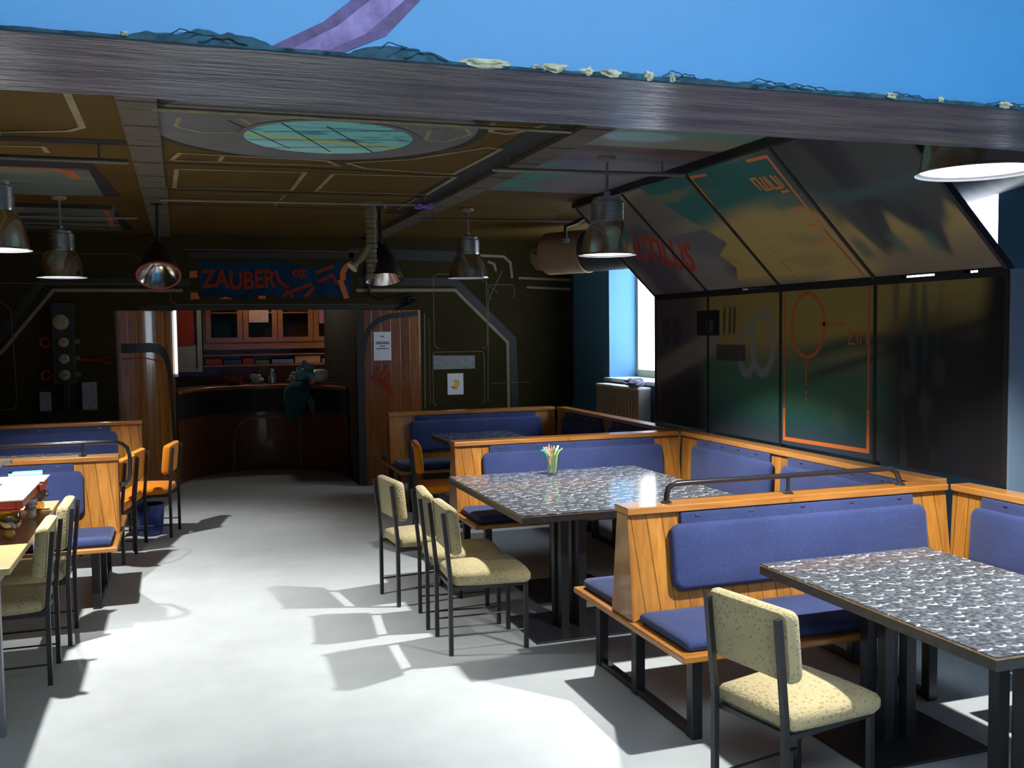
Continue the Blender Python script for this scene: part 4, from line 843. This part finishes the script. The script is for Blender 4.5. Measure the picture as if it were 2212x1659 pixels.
def PENDANT(loc, label, lit=True, zc=CEIL, k=1.0, power=1.0):
    x, y, z = loc; e = thing('pendant_lamp', label, 'lamp', loc, 0, 'bell pendant lamps'); H = zc-z
    prof = [(.178, .0), (.178, .006), (.166, .010), (.163, .03), (.158, .06), (.149, .10), (.135, .145), (.114, .185), (.092, .212)]; prof = [(r*k, zz*k) for r, zz in prof]
    m = M().use(M_chrome); m.lathe(prof, n=40, cap=False); m.use(M_white_in); m.lathe([(r-.004 if i else r, zz) for i, (r, zz) in enumerate(prof)]+[(.03*k, .214*k)], n=40, cap=False); m.build('bell_shade', parent=e, smooth=30)
    m = M(); pr = [(.088, .205)]
    for q in range(9): pr += [(.101, .214+q*.0125), (.101, .220+q*.0125), (.093, .222+q*.0125), (.093, .2255+q*.0125)]
    pr += [(.098, .33), (.085, .335), (.085, .352), (.03, .36), (.02, .375), (.02, .39)]
    m.lathe([(r*k, zz*k) for r, zz in pr], n=36); m.build('ribbed_collar', M_alu, parent=e, smooth=30)
    M().tube([(0, 0, .38*k), (0, 0, H-.03)], .009).build('stem', M_stem, parent=e)
    M().lathe([(.012, H-.035), (.05, H-.02), (.055, H-.004), (.0, H-.004)], n=20).build('canopy', M_stem, parent=e, smooth=True)
    b = M().lathe([(r*k, zz*k) for r, zz in [(.0, .105), (.022, .115), (.032, .14), (.03, .17), (.018, .205)]], n=14).build('bulb', M_bulb if lit else M_white, parent=e, smooth=True)
    if lit:
        l = bpy.data.lights.new('pendant_light', 'SPOT'); l.spot_size = radians(112); l.spot_blend = .55; l.energy = LAMP_W*power; l.shadow_soft_size = .03; l.color = (1, .985, .95)
        lo = bpy.data.objects.new('pendant_light', l); COL.objects.link(lo); lo.location = (x, y, z+.075)
    return e
PENDANT((2.86, 2.93, 2.32), 'large lit bell pendant cut off by the right picture edge under the beam', k=1.24)
PENDANT((2.50, 5.50, 2.20), 'lit bell pendant above the straw-glass table beside the mural')
PENDANT((-.90, 5.62, 2.19), 'lit bell pendant at the left picture edge')
PENDANT((-.85, 8.12, 2.185), 'lit bell pendant hanging in front of the dial panel', power=.6)
PENDANT((2.37, 8.12, 2.20), 'unlit bell pendant over the far right booth', lit=False)
# two ceiling spots
def SPOT(loc, label, tilt, rim):
    e = thing('ceiling_spotlight', label, 'spotlight', loc, 0, 'ceiling spotlights'); H = CEIL-loc[2]
    t = Matrix.Rotation(tilt, 4, 'X'); P = lambda prof: [(r, z) for r, z in prof]
    m = M().use(M_dark); m.lathe([(.155, 0), (.158, .03), (.12, .16), (.07, .26), (.05, .30)], n=30, cap=False); m.use(M_chrome); m.lathe([(.154, 0), (.10, .09), (.05, .13), (.0, .135)], n=30, cap=False)
    m.use(rim); m.lathe([(.150, -.004), (.166, -.004), (.166, .012), (.150, .012)], n=30, cap=False)
    bmesh.ops.transform(m.bm, matrix=t, verts=m.bm.verts); m.build('cone_shade', parent=e, smooth=30)
    d = t @ Vector((0, 0, .30)); M().tube([tuple(d*.95), (d.x, d.y+.02, H-.03)], .014).build('stem', M_dark, parent=e)
    M().lathe([(.05, H-.03), (.06, H-.004), (0, H-.004)], c=(d.x, d.y+.02, 0), n=18).build('canopy', M_dark, parent=e); return e
SPOT((-.155, 8.0, 2.20), 'dark spotlight with red rim tilted to the camera above the banner left end', radians(-36), mat('red_rim', (.20, .015, .015), .4))
SPOT((1.60, 8.0, 2.18), 'dark cone spotlight above the banner right end beside the segmented arm', radians(-18), M_dark)
pa_ = thing('segmented_arm', 'pale segmented arm with a small side spotlight hanging right of the banner', 'lamp', (1.49, 7.92, CEIL)); m = M()
pr = []
for k in range(13): pr += [(.044 if k % 3 else .050, -.10-k*.04), (.044 if k % 3 else .050, -.13-k*.04), (.036, -.132-k*.04), (.036, -.139-k*.04)]
m.lathe([(.04, -.02)]+pr, n=18); m.build('segmented_tube', mat('khaki_plastic', (.16, .14, .08), .5), parent=pa_, smooth=30)
M().lathe([(.10, -.003), (.10, -.018), (.0, -.018)], n=20).build('ceiling_plate', mat('khaki_plate', (.18, .17, .12), .5), parent=pa_)
M().tube([(0, 0, -.33), (-.09, -.01, -.46), (-.13, -.02, -.50)], [.035, .03, .022], 12).build('side_arm', mat('khaki_arm', (.20, .18, .10), .5), parent=pa_, smooth=True)
M().tube([(-.13, -.02, -.50), (-.165, -.03, -.535)], [.022, .048], 14).build('small_spot', mat('pale_spot', (.45, .40, .30), .4), parent=pa_, smooth=True)
# thin ceiling rods and conduits
def rod(nm, a, b, r, mt, label):
    c = Vector(a); o = M().tube([(0, 0, 0), tuple(Vector(b)-c)], r, 8).build(nm, mt, smooth=True); o.location = a; return tag(o, label, 'rod')
def hangers(o, pts, mt):
    for p in pts: M().tube([p, (p[0], p[1], CEIL-o.location.z-.004)], .006, 6).build('hanger', mt, parent=o)
o = rod('ceiling_rod', (-.12, 7.38, 2.70), (1.84, 7.22, 2.70), .009, M_stem, 'thin metal ceiling rod ending in a violet ribbon'); hangers(o, [(.05, 0, 0), (1.9, -.15, 0)], M_stem)
m = M(); lump(m, (1.9, -.155, 0), .06, .02, .022, 4.4); lump(m, (1.85, -.15, -.008), .03, .02, .02, 1.4); m.build('violet_ribbon', mat('violet_ribbon', (.14, .08, .38), .5), parent=o, smooth=True)
o = rod('ceiling_rod', (-3.1, 5.86, 2.71), (-.25, 5.81, 2.70), .014, M_ceilg, 'grey ceiling conduit at the left, ending at the grey strip'); hangers(o, [(2.7, -.045, 0), (.3, 0, 0)], M_ceilg)
o = rod('ceiling_rod', (1.80, 5.62, 2.715), (3.05, 5.52, 2.715), 0.013, M_stem, 'flat metal conduit the mural-side pendant hangs beside'); hangers(o, [(.1, 0, 0), (1.1, -.08, 0)], M_stem)
o = rod('ceiling_rod', (-.10, 4.76, 2.775), (1.95, 4.74, 2.775), .010, M_line, 'cream cord stretched along the ceiling just behind the beam'); hangers(o, [(.05, 0, 0), (2.0, -.02, 0)], M_line)
o = rod('ceiling_rod', (-3.1, 8.75, 2.70), (-.32, 8.60, 2.70), .008, M_stem, 'thin left ceiling rod crossing the painted hatch'); hangers(o, [(2.6, -.14, 0), (.3, 0, 0)], M_stem)
o = rod('ceiling_rod', (1.95, 8.10, 2.70), (3.3, 8.0, 2.70), .010, M_ceilg, 'dim ceiling rod above the unlit pendant'); hangers(o, [(.1, 0, 0), (1.2, -.09, 0)], M_ceilg)
t = thing('wall_clamp', 'black clamp bracket at the top far corner of the mural boards', 'bracket', (3.05, 7.55, 2.50)); m = M(); m.tube([(0, 0, .0), (.0, 0, .10), (.10, -.02, .14), (.24, -.05, .22), (.24, -.05, .297)], .018, 8); m.build('arm', M_frame, parent=t, smooth=True); M().lathe([(.03, -.03), (.03, .0)], n=14).build('knob', M_alu, parent=t)

# ================================================================== small things
# glass of straws
gx, gy, gz = 2.385, 6.18, .7505
g = thing('drinking_glass', 'clear tumbler holding coloured straws on the large grey table', 'glass', (gx, gy, gz)); m = M(); m.lathe([(.038, .0), (.042, .02), (.051, .135), (.0485, .135), (.038, .014), (.0, .012)], n=26, cap=False); m.build('tumbler', M_clear, parent=g, smooth=True)
SCOL = [('yellow', (.75, .70, .05)), ('white', (.85, .85, .82)), ('green', (.05, .60, .25)), ('orange', (.80, .38, .06)), ('lime', (.50, .75, .08)), ('red', (.65, .10, .06)), ('pale blue', (.35, .65, .75))]
SM = [mat('straw_'+n.replace(' ', '_'), c, .4) for n, c in SCOL]
rs = random.Random(5); seen = {}
for k in range(18):
    a = k*2.39996; q = (k*3) % 7; rq = math.sqrt(k+.6)/4.3
    c_, s_ = cos(a), sin(a); zt = .205-.025*rq+.012*sin(k*1.7); P = lambda r, z: (r*rq*c_, r*rq*s_, z)
    m = M(); m.tube([P(.026, .018), P(.0415, .14), P(.060, .165), P(.084, zt)]+([((.084*rq+.022)*c_, (.084*rq+.022)*s_, zt+.002)] if k % 4 == 3 and k > 8 else []), .0042, 7); o = m.build('drinking_straw', SM[q], smooth=True); o.location = (gx, gy, gz)
    tag(o, '%s drinking straw standing in the tumbler on the large grey table' % SCOL[q][0], 'straw', '%s drinking straws in the tumbler' % SCOL[q][0])
# red-rimmed game tray on ornate glass legs
TR = thing('game_tray', 'red-rimmed tray with bright white top standing on glass legs at the left edge', 'tray', (-1.10, 5.60, .7515))
m = M().use(M_redp); m.box((-.62, -.41, .145), (.33, .37, .158)); m.box((-.62, -.41, .1585), (-.59, .37, .195)); m.box((.315, -.41, .1585), (.345, .10, .195)); m.box((.335, .14, .1585), (.365, .37, .195)); m.box((-.589, -.41, .1585), (.314, -.38, .195)); m.box((-.589, .34, .1585), (.334, .37, .195)); m.box((-.60, -.36, .06), (.0, .30, .1445)); m.box((-.56, -.30, .0), (-.06, .24, .0595)); m.build('red_body', parent=TR, bevel=.004)
m = M(); m.box((-.62, -.412, .1955), (.347, .372, .203)); m.box((.10, .16, .2035), (.372, .39, .212)); m.build('white_sheet', M_white, parent=TR, bevel=.002)
M().box((.155, -.41, .2033), (.168, .30, .2055)).build('dark_seam', M_ink, parent=TR)
M().tube([(.16, .42, .205), (.33, .43, .205)], .030, 16).build('teal_roll', mat('teal_plastic', (.10, .42, .33), .4), parent=TR, smooth=True)
M().tube([(.10, .36, .20), (.11, .39, .26), (.135, .40, .29), (.18, .39, .295)], .013, 8).build('bent_arm', M_duct, parent=TR, smooth=True)
ball = lambda c, r: [(max(.0005, r*sin(radians(t))), r-r*cos(radians(t))) for t in range(0, 181, 15)]
def leg(x, y, prof, mt, ballm, r):
    o = M().lathe(prof, c=(x, y, 0), n=14).build('ornate_leg', mt, parent=TR, smooth=True)
    M().lathe(ball(0, r), c=(x, y, 0), n=16).build('foot_ball', ballm, parent=o, smooth=True)
leg(.27, -.34, [(.03, .050), (.05, .058), (.055, .075), (.052, .13), (.04, .1445)], M_olg, mat('amber_ball', (.70, .42, .12), .2), .026)
leg(.295, .19, [(.02, .044), (.034, .055), (.024, .07), (.038, .08), (.026, .095), (.038, .11), (.03, .12), (.02, .1445)], mat('cut_glass', (.62, .60, .62), .15, noise=.7, scale=40), M_china, .023)
leg(.32, .32, [(.02, .03), (.03, .05), (.02, .08), (.034, .09), (.05, .105), (.05, .125), (.03, .1445)], M_amb, mat('amber_foot', (.62, .40, .10), .3), .017)
# bin under the orange chair
o = lath('waste_bin', [(.09, 0), (.105, .02), (.128, .27), (.12, .27), (.10, .03), (.0, .03)], (-.31, 8.96, 0), M_bin, 'blue plastic bin on the floor behind the orange chair legs', 'bin')
